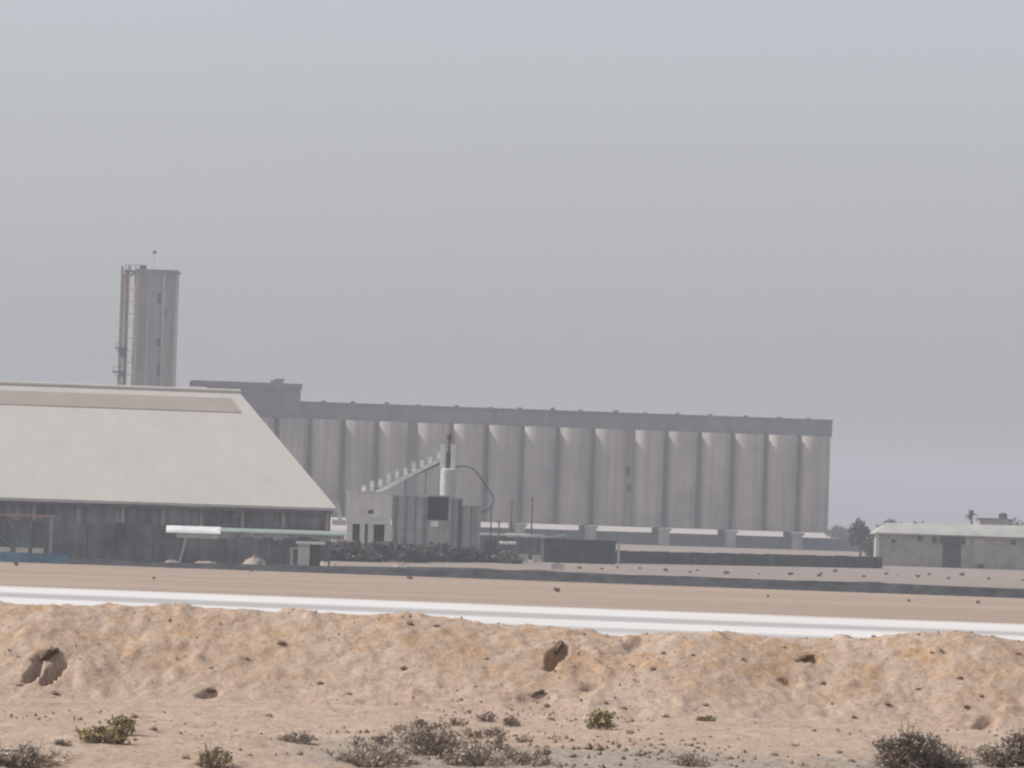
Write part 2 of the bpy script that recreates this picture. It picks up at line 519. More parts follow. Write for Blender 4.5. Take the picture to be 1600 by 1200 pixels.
def on_ground(px, py):
    """Where the pixel's ray meets the near terrain."""
    d = ray(px, py)
    ys = np.linspace(62, 92, 3000)
    xs = d.x / d.y * ys; zs = 6 + d.z / d.y * ys
    hit = zs <= height(xs, ys)
    k = int(np.argmax(hit)) if hit.any() else len(ys) - 1
    return Vector((xs[k], ys[k], hz(xs[k], ys[k])))


def geo(a, b, n):
    return list(a + (b - a) * (np.expm1(np.linspace(0, 1, n) * 6.0) / math.expm1(6.0)))


fx = np.arange(-14.5, 14.51, 0.06)
right = geo(14.56, 4800, 64)
xs = np.array([-v for v in right[::-1]] + list(fx) + right)
ys = np.array(list(np.linspace(-80, 56, 24)) + list(np.arange(58, 64, 0.3)) + list(np.arange(64, 92, 0.055)) + list(np.arange(92, 125, 0.5)) + geo(125.5, 5200, 110))
gx, gy = np.meshgrid(xs, ys)
gz = height(gx.ravel(), gy.ravel())
nx, ny = len(xs), len(ys)
me = bpy.data.meshes.new('ground')
me.vertices.add(nx * ny)
me.vertices.foreach_set('co', np.stack([gx.ravel(), gy.ravel(), gz], 1).astype(np.float32).ravel())
ii, jj = np.meshgrid(np.arange(nx - 1), np.arange(ny - 1))
q0 = (jj * nx + ii).ravel()
quads = np.stack([q0, q0 + 1, q0 + 1 + nx, q0 + nx], 1).astype(np.int32)
me.loops.add(quads.size); me.loops.foreach_set('vertex_index', quads.ravel())
me.polygons.add(len(quads))
me.polygons.foreach_set('loop_start', np.arange(0, quads.size, 4, dtype=np.int32))
me.polygons.foreach_set('use_smooth', np.ones(len(quads), bool))
me.update(calc_edges=True); me.validate()
me.materials.append(M['sand'])
ground = bpy.data.objects.new('ground', me); COL.objects.link(ground)
ground['kind'] = 'structure'

# the broad bleached road
a0 = G(0, 918); a1 = G(1600, 978)
dirv = Vector((a1.x - a0.x, a1.y - a0.y, 0)).normalized()
rang = math.atan2(dirv.y, dirv.x)
mid = (a0 + a1) / 2
rb = MB()
N = 160
top, bot = [], []
for i in range(N + 1):
    x = -900 + 1800 * i / N
    wob = float(vnoise(np.array([x * 0.02]), np.array([0.5]), 3)[0]) * 1.2
    top.append((x, wob, 0.12)); bot.append((x, -104, 0.12))
rb.add(top + bot, [(i, N + 1 + i, N + 2 + i, i + 1) for i in range(N)])
rb.add([(x, y + 0.5, -0.1) for x, y, z in top] + [(x, y, z) for x, y, z in top], [(i, N + 1 + i, N + 2 + i, i + 1) for i in range(N)])
road = rb.build('road', M['road'])
road.location = (mid.x, mid.y, 0); road.rotation_euler = (0, 0, rang)
road['kind'] = 'structure'

# dark gravel embankment in front of the plant
b0 = G(100, 881); b1 = G(1600, 935)
bd = Vector((b1.x - b0.x, b1.y - b0.y, 0)).normalized(); bang = math.atan2(bd.y, bd.x)
bm_ = MB()
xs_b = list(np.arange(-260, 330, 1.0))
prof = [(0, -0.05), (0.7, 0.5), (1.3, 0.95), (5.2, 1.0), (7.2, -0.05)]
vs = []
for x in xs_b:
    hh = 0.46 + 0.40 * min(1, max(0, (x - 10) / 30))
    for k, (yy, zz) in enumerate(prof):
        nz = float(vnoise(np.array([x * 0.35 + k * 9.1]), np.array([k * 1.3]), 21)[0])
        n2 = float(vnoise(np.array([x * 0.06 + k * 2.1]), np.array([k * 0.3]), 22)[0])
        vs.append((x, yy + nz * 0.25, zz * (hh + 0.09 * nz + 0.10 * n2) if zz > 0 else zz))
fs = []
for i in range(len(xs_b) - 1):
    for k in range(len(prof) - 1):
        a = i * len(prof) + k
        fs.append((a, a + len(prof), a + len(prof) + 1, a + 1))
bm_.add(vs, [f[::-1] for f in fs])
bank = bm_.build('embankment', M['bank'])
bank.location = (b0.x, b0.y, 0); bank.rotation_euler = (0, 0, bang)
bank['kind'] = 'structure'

# ------------------------------------------------------------------ grain silo
SA = R(7.0)
sf = frame_at(1298, 1135, SA)
silo = thing('grain_silo', 'long grey concrete grain silo with a row of tall round bins', 'grain silo', sf)
blocks = [(1297, 985), (978, 645), (637, 322)]
zb = sf.lp(1290, 831.5, -3.5)[1]
zt = sf.lp(1290, 682, -3.5)[1]
zr = sf.lp(1300, 656, 0)[1]
bin_mesh = None
edges = []
for (pr, pl) in blocks:
    xr = sf.lp(pr, 800, -1)[0]; xl = sf.lp(pl, 800, -1)[0]
    pitch = (xr - xl) / 6
    rad = pitch / 2 * 0.91
    edges.append((xl, xr))
    for i in range(6):
        cx = xr - pitch * (i + 0.5)
        b = MB().squircle([(rad * 0.97, zb - 0.2), (rad, zb), (rad, zt - 0.25), (rad, zt)], cx, 0)
        b.build('bin', M['concrete'], silo, True, 40)
    MB().box(xl + 0.5, xr - 0.5, pitch * 0.05, pitch * 1.6, zb - 0.2, zt - 0.05).build('rear_wall', M['concrete'], silo)
    # piers that carry the bins, one under every second groove
    for i in (1, 3, 5):
        px_ = xr - pitch * i
        px_ = min(max(px_, xl + 1.2), xr - 1.2)
        MB().box(px_ - 1.2, px_ + 1.2, -2.7, -0.9, -0.3, zb - 0.3).box(px_ - 1.6, px_ + 1.6, -2.9, -0.7, zb - 0.95, zb - 0.31).build('pier', M['concrete'], silo)
        MB().box(px_ - 0.8, px_ + 0.8, pitch * 1.2, pitch * 1.5, -0.3, zb - 0.21).build('pier', M['concrete'], silo)
for (xl, xr), (xl2, xr2) in zip(edges[:-1], edges[1:]):      # joint walls between the blocks
    MB().box(xr2 - 0.4, xl + 0.4, -0.2, 5, zb, zt - 0.1).build('joint_wall', M['concrete'], silo)
gx0 = edges[-1][0]; gx1 = sf.lp(1300, 660, 0)[0]
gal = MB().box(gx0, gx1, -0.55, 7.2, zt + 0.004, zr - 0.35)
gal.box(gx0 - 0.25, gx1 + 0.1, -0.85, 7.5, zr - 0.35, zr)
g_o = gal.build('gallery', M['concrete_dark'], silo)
for k in range(17):                                           # small roof vents along the gallery
    vx = gx1 - 5 - k * 7.6 + random.uniform(-1, 1)
    MB().box(vx - 0.5, vx + 0.5, 1, 2, zr, zr + random.uniform(0.25, 0.6)).build('roof_vent', M['concrete_dark'], g_o)
# head house
hx0 = sf.lp(300, 600, -1)[0]; hx1 = sf.lp(472, 600, -1)[0]
hzt = sf.lp(440, 599, -1)[1]
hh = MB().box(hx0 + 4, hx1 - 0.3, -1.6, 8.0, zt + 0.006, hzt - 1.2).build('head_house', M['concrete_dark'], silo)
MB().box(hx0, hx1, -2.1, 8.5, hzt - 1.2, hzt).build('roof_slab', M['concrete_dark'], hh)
vx, vz = sf.lp(434, 592, 2)
MB().box(vx - 1.5, vx + 1.2, 1, 4, hzt, hzt + 0.75).box(vx - 0.6, vx + 1.6, 1.4, 3, hzt + 0.75, hzt + 1.1).build('roof_vent', M['concrete_dark'], hh)
# low concrete plinth along the back of the piers, wedge-shaped at its far end
p0 = sf.lp(735, 845, 3)[0]; p1, pz = sf.lp(1345, 842, 3); p2 = sf.lp(1397, 858, 3)[0]
plz = sf.lp(1100, 834.8, 3)[1]
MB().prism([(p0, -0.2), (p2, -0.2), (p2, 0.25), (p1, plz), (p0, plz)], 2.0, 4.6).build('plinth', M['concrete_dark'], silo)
# inspection marks on one bin
for (qx, qy) in ((981, 735), (983, 762)):
    lx, lz = sf.lp(qx, qy, -1.05)
    MB().box(lx - 0.45, lx + 0.45, -1.12, -0.9, lz - 0.9, lz + 0.9).build('hatch', M['glass'], silo)

# ------------------------------------------------------------------ elevator tower
tfx = sf.lp(212, 500, -4)
tx0 = sf.lp(210, 500, -4)[0]; tx1 = sf.lp(278, 500, -4)[0]
tz = sf.lp(245, 421, -4)[1]
tw_fr = Frame(sf.o + sf.ex * tx0 + sf.ey * (-4), R(8.9))
tower = thing('elevator_tower', 'tall square grey concrete elevator tower rising behind the pale warehouse roof', 'tower', tw_fr)
tw = tx1 - tx0; td = 17.0
MB().box(0, tw, 0, td, -0.2, tz - 0.9).build('shaft', M['concrete_tower'], tower)
for fx_ in (0.0, 0.27, 0.62, 0.93):                             # pilasters on the front
    MB().box(fx_ * tw + 0.04, fx_ * tw + 0.66, -0.22, -0.002, 0, tz - 0.902).build('pilaster', M['concrete'], tower)
MB().box(-0.35, tw + 0.3, -0.45, td + 0.3, tz - 0.9, tz - 0.45).box(0.05, tw - 0.05, 0.1, td, tz - 0.45, tz).build('parapet', M['concrete_dark'], tower)
for (wx, wy, ww, wh) in ((249, 466, 6, 15), (257, 490, 6, 11), (248, 535, 6, 12), (248, 578, 6, 18)):
    lx, lz = sf.lp(wx, wy, -4); lx -= tx0
    w2 = ww * 0.0715; h2 = wh * 0.0715
    win = MB().box(lx - w2 - .12, lx + w2 + .12, -0.10, -0.003, lz - h2 - .12, lz + h2 + .12).build('window', M['concrete_dark'], tower)
    MB().box(lx - w2, lx + w2, -0.13, -0.09, lz - h2, lz + h2).build('pane', M['glass'], win)
# outside stair frame up the sunlit flank
st = MB()
sx0, sx1, sy0, sy1 = -3.0, -1.5, 0.3, 3.4
for x in (sx0, sx1):
    for y in (sy0, sy1):
        st.box(x - 0.13, x + 0.13, y - 0.13, y + 0.13, 0, tz + 0.6)
z = 1.0
while z < tz - 3:                                               # ties back to the wall and light landings
    st.box(sx0, sx1, sy0 + 0.1, sy0 + 0.2, z, z + 0.1)
    st.box(sx1, 0.0, 1.2, 1.35, z + 0.4, z + 0.52)
    st.box(sx0 + 0.15, sx1 - 0.15, sy0 + 1.4, sy1 - 0.2, z + 1.2, z + 1.28)
    z += 2.8
for (dx, dy, dr) in ((-2.62, 1.2, 0.27), (-1.95, 1.9, 0.30)):
    MB().tube([(dx, dy, 0), (dx, dy, tz - 1.2), (dx + 0.5, dy, tz - 0.2)], dr, 14).build('duct', M['duct'], tower, True)
st.build('stair_frame', M['stair_steel'], tower)
for (y0_, hw, extra) in ((545, 1.3, 0.9), (582, 1.2, 1.4)):
    lx, lz = sf.lp(198, y0_, -4)
    pf = MB().box(sx0 - extra, sx1 + 0.2, -0.5, 4.6, lz, lz + 0.25)
    for x in (sx0 - extra, (sx0 + sx1) / 2, sx1):
        pf.box(x - .06, x + .06, -0.5, -0.38, lz + 0.25, lz + 1.3)
    pf.box(sx0 - extra, sx1, -0.5, -0.4, lz + 1.25, lz + 1.35)
    pf.box(sx0 + 0.1, sx1 - 0.2, -0.3, 3.0, lz - (1.7 if extra < 1 else 0.9), lz)
    pf.bar((sx0 - extra, 0, lz), (sx0, 0, lz - 1.6), 0.15)
    pf.build('platform', M['dark_steel'], tower)
# roof rail and aerial
rl = MB()
for k in range(5):
    x = -2.3 + k * 1.1
    rl.box(x - .06, x + .06, 0.2, 0.32, tz - 0.4, tz + 0.9)
rl.box(-2.4, 2.4, 0.2, 0.3, tz + 0.8, tz + 0.92).box(-2.6, 1.8, 0.0, 4.5, tz - 0.7, tz - 0.4).box(1.0, 2.4, 1, 3, tz, tz + 0.8)
rl.build('roof_rail', M['dark_steel'], tower)
lx, lz = sf.lp(243, 394, 2); lx -= tx0
ae = MB().tube([(lx, 6, tz - 0.1), (lx, 6, lz)], 0.025, 6).build('mast', M['dark_steel'], tower)
MB().lathe([(0.05, lz - 0.42), (0.42, lz - 0.25), (0.45, lz + 0.1), (0.2, lz + 0.42)], lx, 6, 12).build('beacon', M['dark_steel'], ae)

# ------------------------------------------------------------------ storage warehouse
WA = R(8.0)
wf = frame_at(526, 474, WA)
wh = thing('storage_warehouse', 'vast pale hipped-roof storage warehouse with a tan strip below its ridge', 'warehouse', wf)
ew, ze = 0.0, wf.lp(524, 794, 0)[1]
wrun = 13.0
rx_, rz_ = wf.lp(373, 612, wrun)
LEN = 66.0
hipk = -rx_
roof_v = [(0, 0, ze), (-LEN, 0, ze), (-LEN, 2 * wrun, ze), (0, 2 * wrun, ze), (rx_, wrun, rz_), (-LEN + hipk, wrun, rz_)]
th = 0.22
rv = roof_v + [(x, y, z - th) for x, y, z in roof_v]
rfaces = [(1, 0, 4, 5), (0, 3, 4), (3, 2, 5, 4), (2, 1, 5), (7, 11, 10, 6), (6, 10, 9), (9, 10, 11, 8), (8, 11, 7),
          (0, 1, 7, 6), (1, 2, 8, 7), (2, 3, 9, 8), (3, 0, 6, 9)]
rf = MB().add(rv, rfaces).build('roof', M['roof_sheet'], wh)
rc = MB().tube([(rx_ + 0.2, wrun, rz_ + 0.02), (-LEN + hipk - 0.2, wrun, rz_ + 0.02)], 0.22, 8)
rc.build('ridge_cap', M['roof_sheet'], rf)
# tan strip: a thin sheet lying on the front slope
nrm = Vector((0, -(rz_ - ze), wrun)).normalized()


def slope_pt(px, py):
    d = ray(px, py)
    p0 = wf.o + Vector((0, 0, ze))
    nw = wf.ex * nrm.x + wf.ey * nrm.y + Vector((0, 0, nrm.z))
    t = (p0 - CAM).dot(nw) / d.dot(nw)
    return wf.loc(CAM + d * t)


c_tr = slope_pt(361, 623); c_br = slope_pt(377, 645)
zt_, zb_ = c_tr.z, c_br.z
yt_ = (zt_ - ze) / (rz_ - ze) * wrun; yb_ = (zb_ - ze) / (rz_ - ze) * wrun
sv = [(c_br.x, yb_, zb_), (-LEN - c_br.x, yb_, zb_), (-LEN - c_tr.x, yt_, zt_), (c_tr.x, yt_, zt_)]
lo = [Vector(v) + nrm * 0.004 for v in sv]; hi = [Vector(v) + nrm * 0.07 for v in sv]
MB().add(lo + hi, [(4, 7, 6, 5), (0, 1, 2, 3), (0, 4, 5, 1), (1, 5, 6, 2), (2, 6, 7, 3), (3, 7, 4, 0)]).build('roof_strip', M['roof_strip'], wh)
# eave fascia, wall sheeting, columns
MB().box(-LEN + 0.3, -0.3, 0.35, 0.5, ze - 0.55, ze - th - 0.03).build('eave_beam', M['steel_grey'], wh)
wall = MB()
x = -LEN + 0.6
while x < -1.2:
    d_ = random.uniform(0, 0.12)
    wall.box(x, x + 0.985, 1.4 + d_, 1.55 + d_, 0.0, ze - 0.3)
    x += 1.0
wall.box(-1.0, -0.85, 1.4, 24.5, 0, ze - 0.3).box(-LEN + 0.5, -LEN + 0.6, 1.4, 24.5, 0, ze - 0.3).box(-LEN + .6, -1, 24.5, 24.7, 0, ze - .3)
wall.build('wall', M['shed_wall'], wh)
for k in range(17):
    x = -0.75 - k * 4.0 + random.uniform(-.5, .5) * (k > 0)
    if x < -LEN + 0.5:
        break
    MB().box(x - 0.16, x + 0.16, 1.22, 1.38, -0.1, ze - 0.30).build('column', M['plant_shade'], wh)
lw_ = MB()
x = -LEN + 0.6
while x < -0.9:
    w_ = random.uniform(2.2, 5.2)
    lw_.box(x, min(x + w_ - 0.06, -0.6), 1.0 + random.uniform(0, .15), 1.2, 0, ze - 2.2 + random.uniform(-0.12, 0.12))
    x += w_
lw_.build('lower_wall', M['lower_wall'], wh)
# ------------------------------------------------------------------ blue gantry at the far left
bf = frame_at(88, 458, R(3))
gant = thing('steel_gantry', 'blue steel gantry frame with slanting braces in front of the warehouse', 'gantry', bf)
lx0 = bf.lp(-120, 830)[0]
zt_g = bf.lp(60, 806)[1]; zl = bf.lp(60, 857)[1]
MB().box(lx0, 0.1, -0.15, 0.15, zt_g - 0.12, zt_g + 0.1).build('top_beam', M['stair_steel'], gant)
MB().box(lx0, 1.2, -0.35, 0.35, 0.05, 0.95).build('base_beam', M['blue_steel'], gant)
for px_ in (80, -30, -110):
    x = bf.lp(px_, 830)[0]
    MB().box(x - 0.16, x + 0.16, -0.16, 0.16, 0.95, zt_g - 0.12).build('post', M['steel_grey'] if px_ < 0 else mat('light_blue_steel', (0.20, 0.28, 0.35), 0.6, 0.1), gant)
for (pa, qa, pb, qb) in ((14, 812, 30, 855), (-30, 815, 14, 850), (50, 812, 40, 852)):
    a = bf.lp(pa, qa); b = bf.lp(pb, qb)
    MB().bar((a[0], 0.3, a[1]), (b[0], 0.3, b[1]), 0.16).build('brace', M['blue_steel'], gant)
for (pa, pb) in ((-6, 17), (25, 44), (51, 68)):                  # pale slabs on the base beam
    xa = bf.lp(pa, 856)[0]; xb = bf.lp(pb, 856)[0]
    MB().box(xa, xb, -0.32, 0.32, 0.954, 1.42).build('ballast_block', M['pale_concrete'], gant)

# ------------------------------------------------------------------ long pale conveyor before the warehouse
cf = frame_at(545, 463, R(2))
conv = thing('belt_conveyor', 'long level pale green belt conveyor with a white covered end, below the warehouse eave', 'conveyor', cf)
xa = cf.lp(260, 826)[0]; xm = cf.lp(340, 828)[0]
zc_t = cf.lp(300, 822)[1]
MB().along_x([(-0.55, zc_t - 0.45), (0.55, zc_t - 0.45), (0.45, zc_t - 0.2), (0, zc_t - 0.05), (-0.45, zc_t - 0.3)], xm, 0).build('deck', M['pale_green'], conv)
MB().along_x([(-0.75, zc_t - 0.66), (0.75, zc_t - 0.66), (0.6, zc_t - 0.25), (0, zc_t), (-0.6, zc_t - 0.42)], xa, xm + 0.3).build('cover', M['white_paint'], conv)
MB().box(xa + 1.0, xm + 0.1, -0.4, 0.4, zc_t - 1.12, zc_t - 0.665).build('return_tray', M['plant_grey'], conv)
tr = MB()
x = xm + 0.1
k = 0
while x < -0.6:
    w_ = random.uniform(0.5, 1.4)
    tr.box(x, min(x + w_, -0.1), -0.35, 0.35, zc_t - random.choice((0.7, 0.85, 1.05)), zc_t - 0.454)
    x += w_ + 0.004; k += 1
tr.build('side_plates', M['plant_shade'], conv)
l0 = cf.lp(291, 843); l1 = cf.lp(279, 868)
MB().bar((l0[0], -0.3, zc_t - 1.1), (l1[0], -0.3, 0.0), 0.24).build('leg', M['pale_steel'], conv)
for px_ in (372, 440, 515):
    x = cf.lp(px_, 850)[0]
    MB().box(x - 0.09, x + 0.09, -0.1, 0.1, 0, zc_t - 0.72).build('leg', M['steel_grey'], conv)

# small kiosk beneath the conveyor
kf = frame_at(480, 458, R(2))
ks = thing('kiosk', 'small hut with a flat white roof under the conveyor', 'kiosk', kf)
za = kf.lp(480, 848)[1]
x0k, x1k = kf.lp(466, 850)[0], kf.lp(506, 850)[0]
MB().box(x0k - 0.2, x1k + 0.1, -0.9, 1.0, za - 0.14, za + 0.1).build('roof', M['white_paint'], ks)
MB().box(x0k, x0k + 1.1, -0.5, 0.8, 0, za - 0.142).build('wall', M['plant_grey'], ks)
MB().box(x0k + 1.1, x1k - 0.3, -0.2, 0.8, 0, za - 0.142).build('door', M['wood'], ks)
xp = kf.lp(456, 855)[0]
MB().box(xp - 0.12, xp + 0.12, -0.6, -0.4, 0, za - 0.5).box(xp - 0.12, x0k, -0.55, -0.45, za - 0.62, za - 0.5).build('post', M['pale_steel'], ks)

# ------------------------------------------------------------------ crushing plant
pf_ = frame_at(577, 600, R(2))
hop = thing('hopper_building', 'boxy pale grey hopper building raised on legs at the foot of the inclined conveyor', 'hopper', pf_)
L = lambda px, py, ly=0.0: pf_.lp(px, py, ly)
x0h = L(541, 800)[0]; x1h = L(611, 800)[0]; zth = L(577, 770)[1]; zbh = L(577, 819)[1]
body = MB().box(x0h, x1h, 0, 4.5, zbh, zth)
body.build('house', M['plant_grey'], hop)
MB().box(x0h - 0.12, x1h + 0.12, -0.12, 4.6, zth, zth + 0.16).build('roof', M['plant_grey'], hop)
w = L(581, 800)
MB().box(w[0] - 0.45, w[0] + 0.15, -0.05, -0.003, w[1] - 0.22, w[1] + 0.25).build('window', M['rust'], hop)
MB().box(w[0] - 0.2, w[0] + 0.95, -0.5, -0.004, w[1] - 0.62, w[1] - 0.40).build('ledge', M['white_paint'], hop)
for px_, wd in ((546, 0.35), (566, 0.3), (579, 0.35), (607, 0.5)):
    x = L(px_, 835)[0]
    MB().box(x - wd, x + wd, 0.1, 0.9, 0, zbh - 0.003).build('leg', M['plant_grey'], hop)
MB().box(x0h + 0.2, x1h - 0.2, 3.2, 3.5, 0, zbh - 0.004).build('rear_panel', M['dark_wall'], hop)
s0 = L(519, 815); s1 = L(541, 815)
MB().box(s0[0], s1[0] - 0.004, 0.2, 2.0, s0[1] - 0.4, s0[1] + 0.25).build('side_deck', M['pale_steel'], hop)
r0 = L(522, 781); r1 = L(533, 801)
MB().bar((r0[0] + 0.3, 0.8, r0[1]), (r1[0], 0.8, r1[1] - 1.0), 0.6, 0.5).build('chute', M['pale_steel'], hop)

bb = thing('bin_house', 'weathered grey bin house with a large dark opening beneath the white cylinder', 'bin house', Frame(pf_.o + pf_.ey * 0.5, R(2)))
x0b = x1h + 0.2; x1b = L(752, 800)[0]
zt2 = L(680, 776)[1]; zt3 = L(735, 790)[1]
o0 = L(668, 800)[0]; o1 = L(701, 800)[0]; oz0 = L(684, 813)[1]; oz1 = L(684, 776)[1]
bh = MB().box(x0b, o0, 0, 6, 0, zt2).box(o0, o1, 0, 6, 0, oz0).box(o1, L(722, 800)[0], 0, 6, 0, zt2 - 0.1).box(L(722, 800)[0], x1b, 0.3, 6, 0, zt3)
bh.box(o0, o1, 3, 6, oz0, zt2 - 0.004)
bh.build('walls', M['plant_shade'], bb)
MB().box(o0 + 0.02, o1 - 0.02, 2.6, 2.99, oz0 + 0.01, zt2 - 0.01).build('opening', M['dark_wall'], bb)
MB().box(o0 - 0.1, o1 + 0.1, -0.15, 3.0, zt2 - 0.0, zt2 + 0.18).build('lintel', M['plant_shade'], bb)
x = x0b + 0.5
while x < x1b - 0.3:                                                # upright ribs
    if not (o0 - 0.3 < x < o1 + 0.3):
        t_ = (zt2 if x < L(722, 800)[0] else zt3)
        yy = 0 if x < L(722, 800)[0] else 0.3
        MB().box(x - 0.1, x + 0.1, yy - 0.16, yy - 0.003, 0, t_ - 0.15).build('rib', M['steel_grey'], bb)
    x += 1.15
w = L(679, 818)
MB().box(w[0] - 0.45, w[0] + 0.5, -0.25, -0.004, w[1] - 0.4, w[1] + 0.3).build('sill_block', M['white_paint'], bb)
w = L(719, 793)
MB().box(w[0] - 0.22, w[0] + 0.22, -0.2, -0.004, 1.0, zt2 - 0.3).build('downpipe', M['dark_steel'], bb)

# inclined conveyor with hoops
inc = thing('inclined_conveyor', 'sloping hooped conveyor climbing from the hopper building to the white cylinder', 'conveyor', Frame(pf_.o + pf_.ey * 3.4, R(2)))
a = pf_.lp(562, 775, 3.4); b = pf_.lp(692, 717, 3.4)
A = Vector((a[0], 0, a[1])); B = Vector((b[0], 0, b[1]))
MB().bar(A + Vector((0, 0, -0.32)), B + Vector((0, 0, -0.32)), 1.25, 0.42).build('belt_frame', M['dark_steel'], inc)
MB().bar(A + Vector((1.2, -0.62, 0.05)), B + Vector((0, -0.62, 0.05)), 0.14, 0.46).build('side_skirt', M['white_paint'], inc)
nh = 10
for k in range(nh):
    t_ = (k + 0.5) / nh
    c = A.lerp(B, t_)
    hp = MB()
    hh_ = 1.05 + 0.12 * math.sin(k * 2.3)
    hp.along_x([(-0.78, c.z - 0.1), (-0.66, c.z - 0.1), (-0.14, c.z + hh_), (-0.26, c.z + hh_)], c.x - 0.27, c.x + 0.2)
    hp.along_x([(0.66, c.z - 0.1), (0.78, c.z - 0.1), (0.26, c.z + hh_), (0.14, c.z + hh_)], c.x - 0.27, c.x + 0.2)
    hp.box(c.x - 0.3, c.x + 0.23, -0.3, 0.3, c.z + hh_ + 0.002, c.z + hh_ + 0.14)
    hp.build('hoop', M['hoop'], inc)
for dz_ in (0.62, 1.0):
    MB().bar(A + Vector((0.6, -0.70, dz_)), B + Vector((-0.2, -0.70, dz_)), 0.09).build('rail', M['pale_steel'], inc)
cr = L(596, 850)[0]
for t_ in (0.55, 0.8):
    c = A.lerp(B, t_)
    MB().bar((c.x, 0.3, zt2 + 0.2), (c.x, 0.3, c.z - 0.15), 0.16).build('support', M['steel_grey'], inc)

# white cylinder with twin posts
cyx = L(700, 750, 1.5)[0]
cyf = Frame(pf_.o + pf_.ex * cyx + pf_.ey * 1.5, R(2))
cyl = thing('cement_silo', 'small white upright cylinder with two pale posts on top of the bin house', 'cylinder', cyf)
zc0 = zt2 + 0.19; zc1 = L(700, 732, 1.5)[1]; zc2 = L(700, 694, 1.5)[1]
MB().lathe([(0.93, zc0), (0.95, zc0 + 0.1), (0.95, zc1 - 0.12), (0.8, zc1)], 0, 0, 32).build('tank', M['tank'], cyl, True, 40)
for px_ in (691.5, 708):
    x = L(px_, 710, 1.5)[0] - cyx
    MB().box(x - 0.28, x + 0.28, -0.3, 0.3, zc1 - 0.02, zc2).build('post', M['white_paint'], cyl)
MB().box(-0.3, 0.3, -0.2, 0.3, zc1, zc2 - 1.0).build('ladder_cage', M['dark_steel'], cyl)
w = L(702, 683, 1.5)
MB().lathe([(0.12, zc2 - 1.0), (0.12, w[1] - 0.45), (0.3, w[1] - 0.3), (0.3, w[1] + 0.25), (0.1, w[1] + 0.4)], w[0] - cyx, 0, 12).build('motor', M['rust'], cyl)

# curved chute pipe on the right
cpf = Frame(pf_.o + pf_.ey * 2.4, R(2))
pts = []
for (px, py) in ((711, 730), (724, 728), (738, 732), (750, 745), (760, 760), (771, 778), (766, 792), (752, 801), (738, 806), (734, 815)):
    q = pf_.lp(px, py, 2.4)
    pts.append((q[0], 0, q[1]))
dense = []
for i in range(len(pts) - 1):
    for s_ in range(5):
        p_m = pts[max(i - 1, 0)], pts[i], pts[i + 1], pts[min(i + 2, len(pts) - 1)]
        t = s_ / 5
        dense.append(tuple(0.5 * ((2 * p_m[1][c]) + (-p_m[0][c] + p_m[2][c]) * t + (2 * p_m[0][c] - 5 * p_m[1][c] + 4 * p_m[2][c] - p_m[3][c]) * t * t
                                  + (-p_m[0][c] + 3 * p_m[1][c] - 3 * p_m[2][c] + p_m[3][c]) * t ** 3) for c in range(3)))
dense.append(pts[-1])
cp = thing('curved_pipe', 'dark bent pipe looping out to the right of the white cylinder', 'pipe', cpf)
MB().tube(dense, 0.13, 8).build('pipe', M['steel_grey'], cp, True)
q = pf_.lp(736, 810, 2.4)
MB().lathe([(0.9, 0), (0.9, q[1] - 0.2), (0.4, q[1] + 0.3)], q[0], 0, 20).build('outlet_drum', M['plant_shade'], cp, True)
q = pf_.lp(768, 790, 2.4)
MB().bar((q[0], 0, 0), (q[0], 0, q[1]), 0.14).build('support', M['dark_steel'], cp)

# ------------------------------------------------------------------ low walls, cabin, blocks, poles
w0 = G(962, 880); w1 = G(1373, 888)
wa = math.atan2(w1.y - w0.y, w1.x - w0.x); wl = math.hypot(w1.x - w0.x, w1.y - w0.y)
lw = thing('boundary_wall', 'long low dark boundary wall in front of the silo', 'wall', Frame((w0.x, w0.y), wa))
wm = MB(); x = 0
while x < wl - 0.1:
    hgt = 1.66 + random.uniform(-0.04, 0.04)
    wm.box(x, min(x + 2.95, wl), 0, 0.3, -0.2, hgt)
    wm.box(x + 2.95, min(x + 3.0, wl), 0.05, 0.25, -0.2, hgt - 0.1)
    x += 3.0
wm.build('panels', M['dark_wall'], lw)
for k in range(int(wl // 3) + 1):
    if k % 2 == 0:
        MB().box(k * 3 - 0.15, k * 3 + 0.15, -0.12, -0.003, -0.2, 1.74).build('post', M['dark_wall'], lw)
MB().box(wl - 1.0, wl + 0.5, -0.3, 0.6, -0.2, 1.45).build('end_block', M['cabin'], lw)

cf2 = frame_at(905, 630, R(4))
cab = thing('site_cabin', 'dark green flat-roofed cabin at the near end of the boundary wall', 'cabin', cf2)
L2 = lambda px, py, ly=0.0: cf2.lp(px, py, ly)
xa, xb, xc = L2(849, 860)[0], L2(890, 860)[0], L2(962, 860)[0]
z1 = L2(870, 841)[1]; z2 = L2(925, 843)[1]
MB().box(xa, xb, -0.4, 3, -0.1, z1 - 0.2).box(xb, xc, 0, 3, -0.1, z2 - 0.2).build('walls', M['cabin'], cab)
MB().box(xa - 0.2, xb - 0.003, -0.6, 3.2, z1 - 0.2, z1).box(xb, xc + 0.2, -0.25, 3.2, z2 - 0.2, z2 - 0.05).build('roof', M['dark_steel'], cab)
MB().box(xb + 1.2, xb + 2.2, -0.06, -0.003, -0.1, 2.0).build('door', M['dark_steel'], cab)
for k in range(2):
    MB().box(xb + 3.0 + k * 1.3, xb + 3.8 + k * 1.3, -0.05, -0.003, 1.0, 1.9).build('window', M['glass'], cab)
MB().box(xa + 0.9, xa + 1.8, -0.46, -0.403, 1.0, 1.9).build('window', M['glass'], cab)
q = L2(967, 853); MB().box(q[0] - 0.15, q[0] + 0.15, -0.1, 0.2, -0.1, q[1] + 0.4).build('post', M['pale_steel'], cab)
q0 = L2(852, 836); q1 = L2(888, 829)
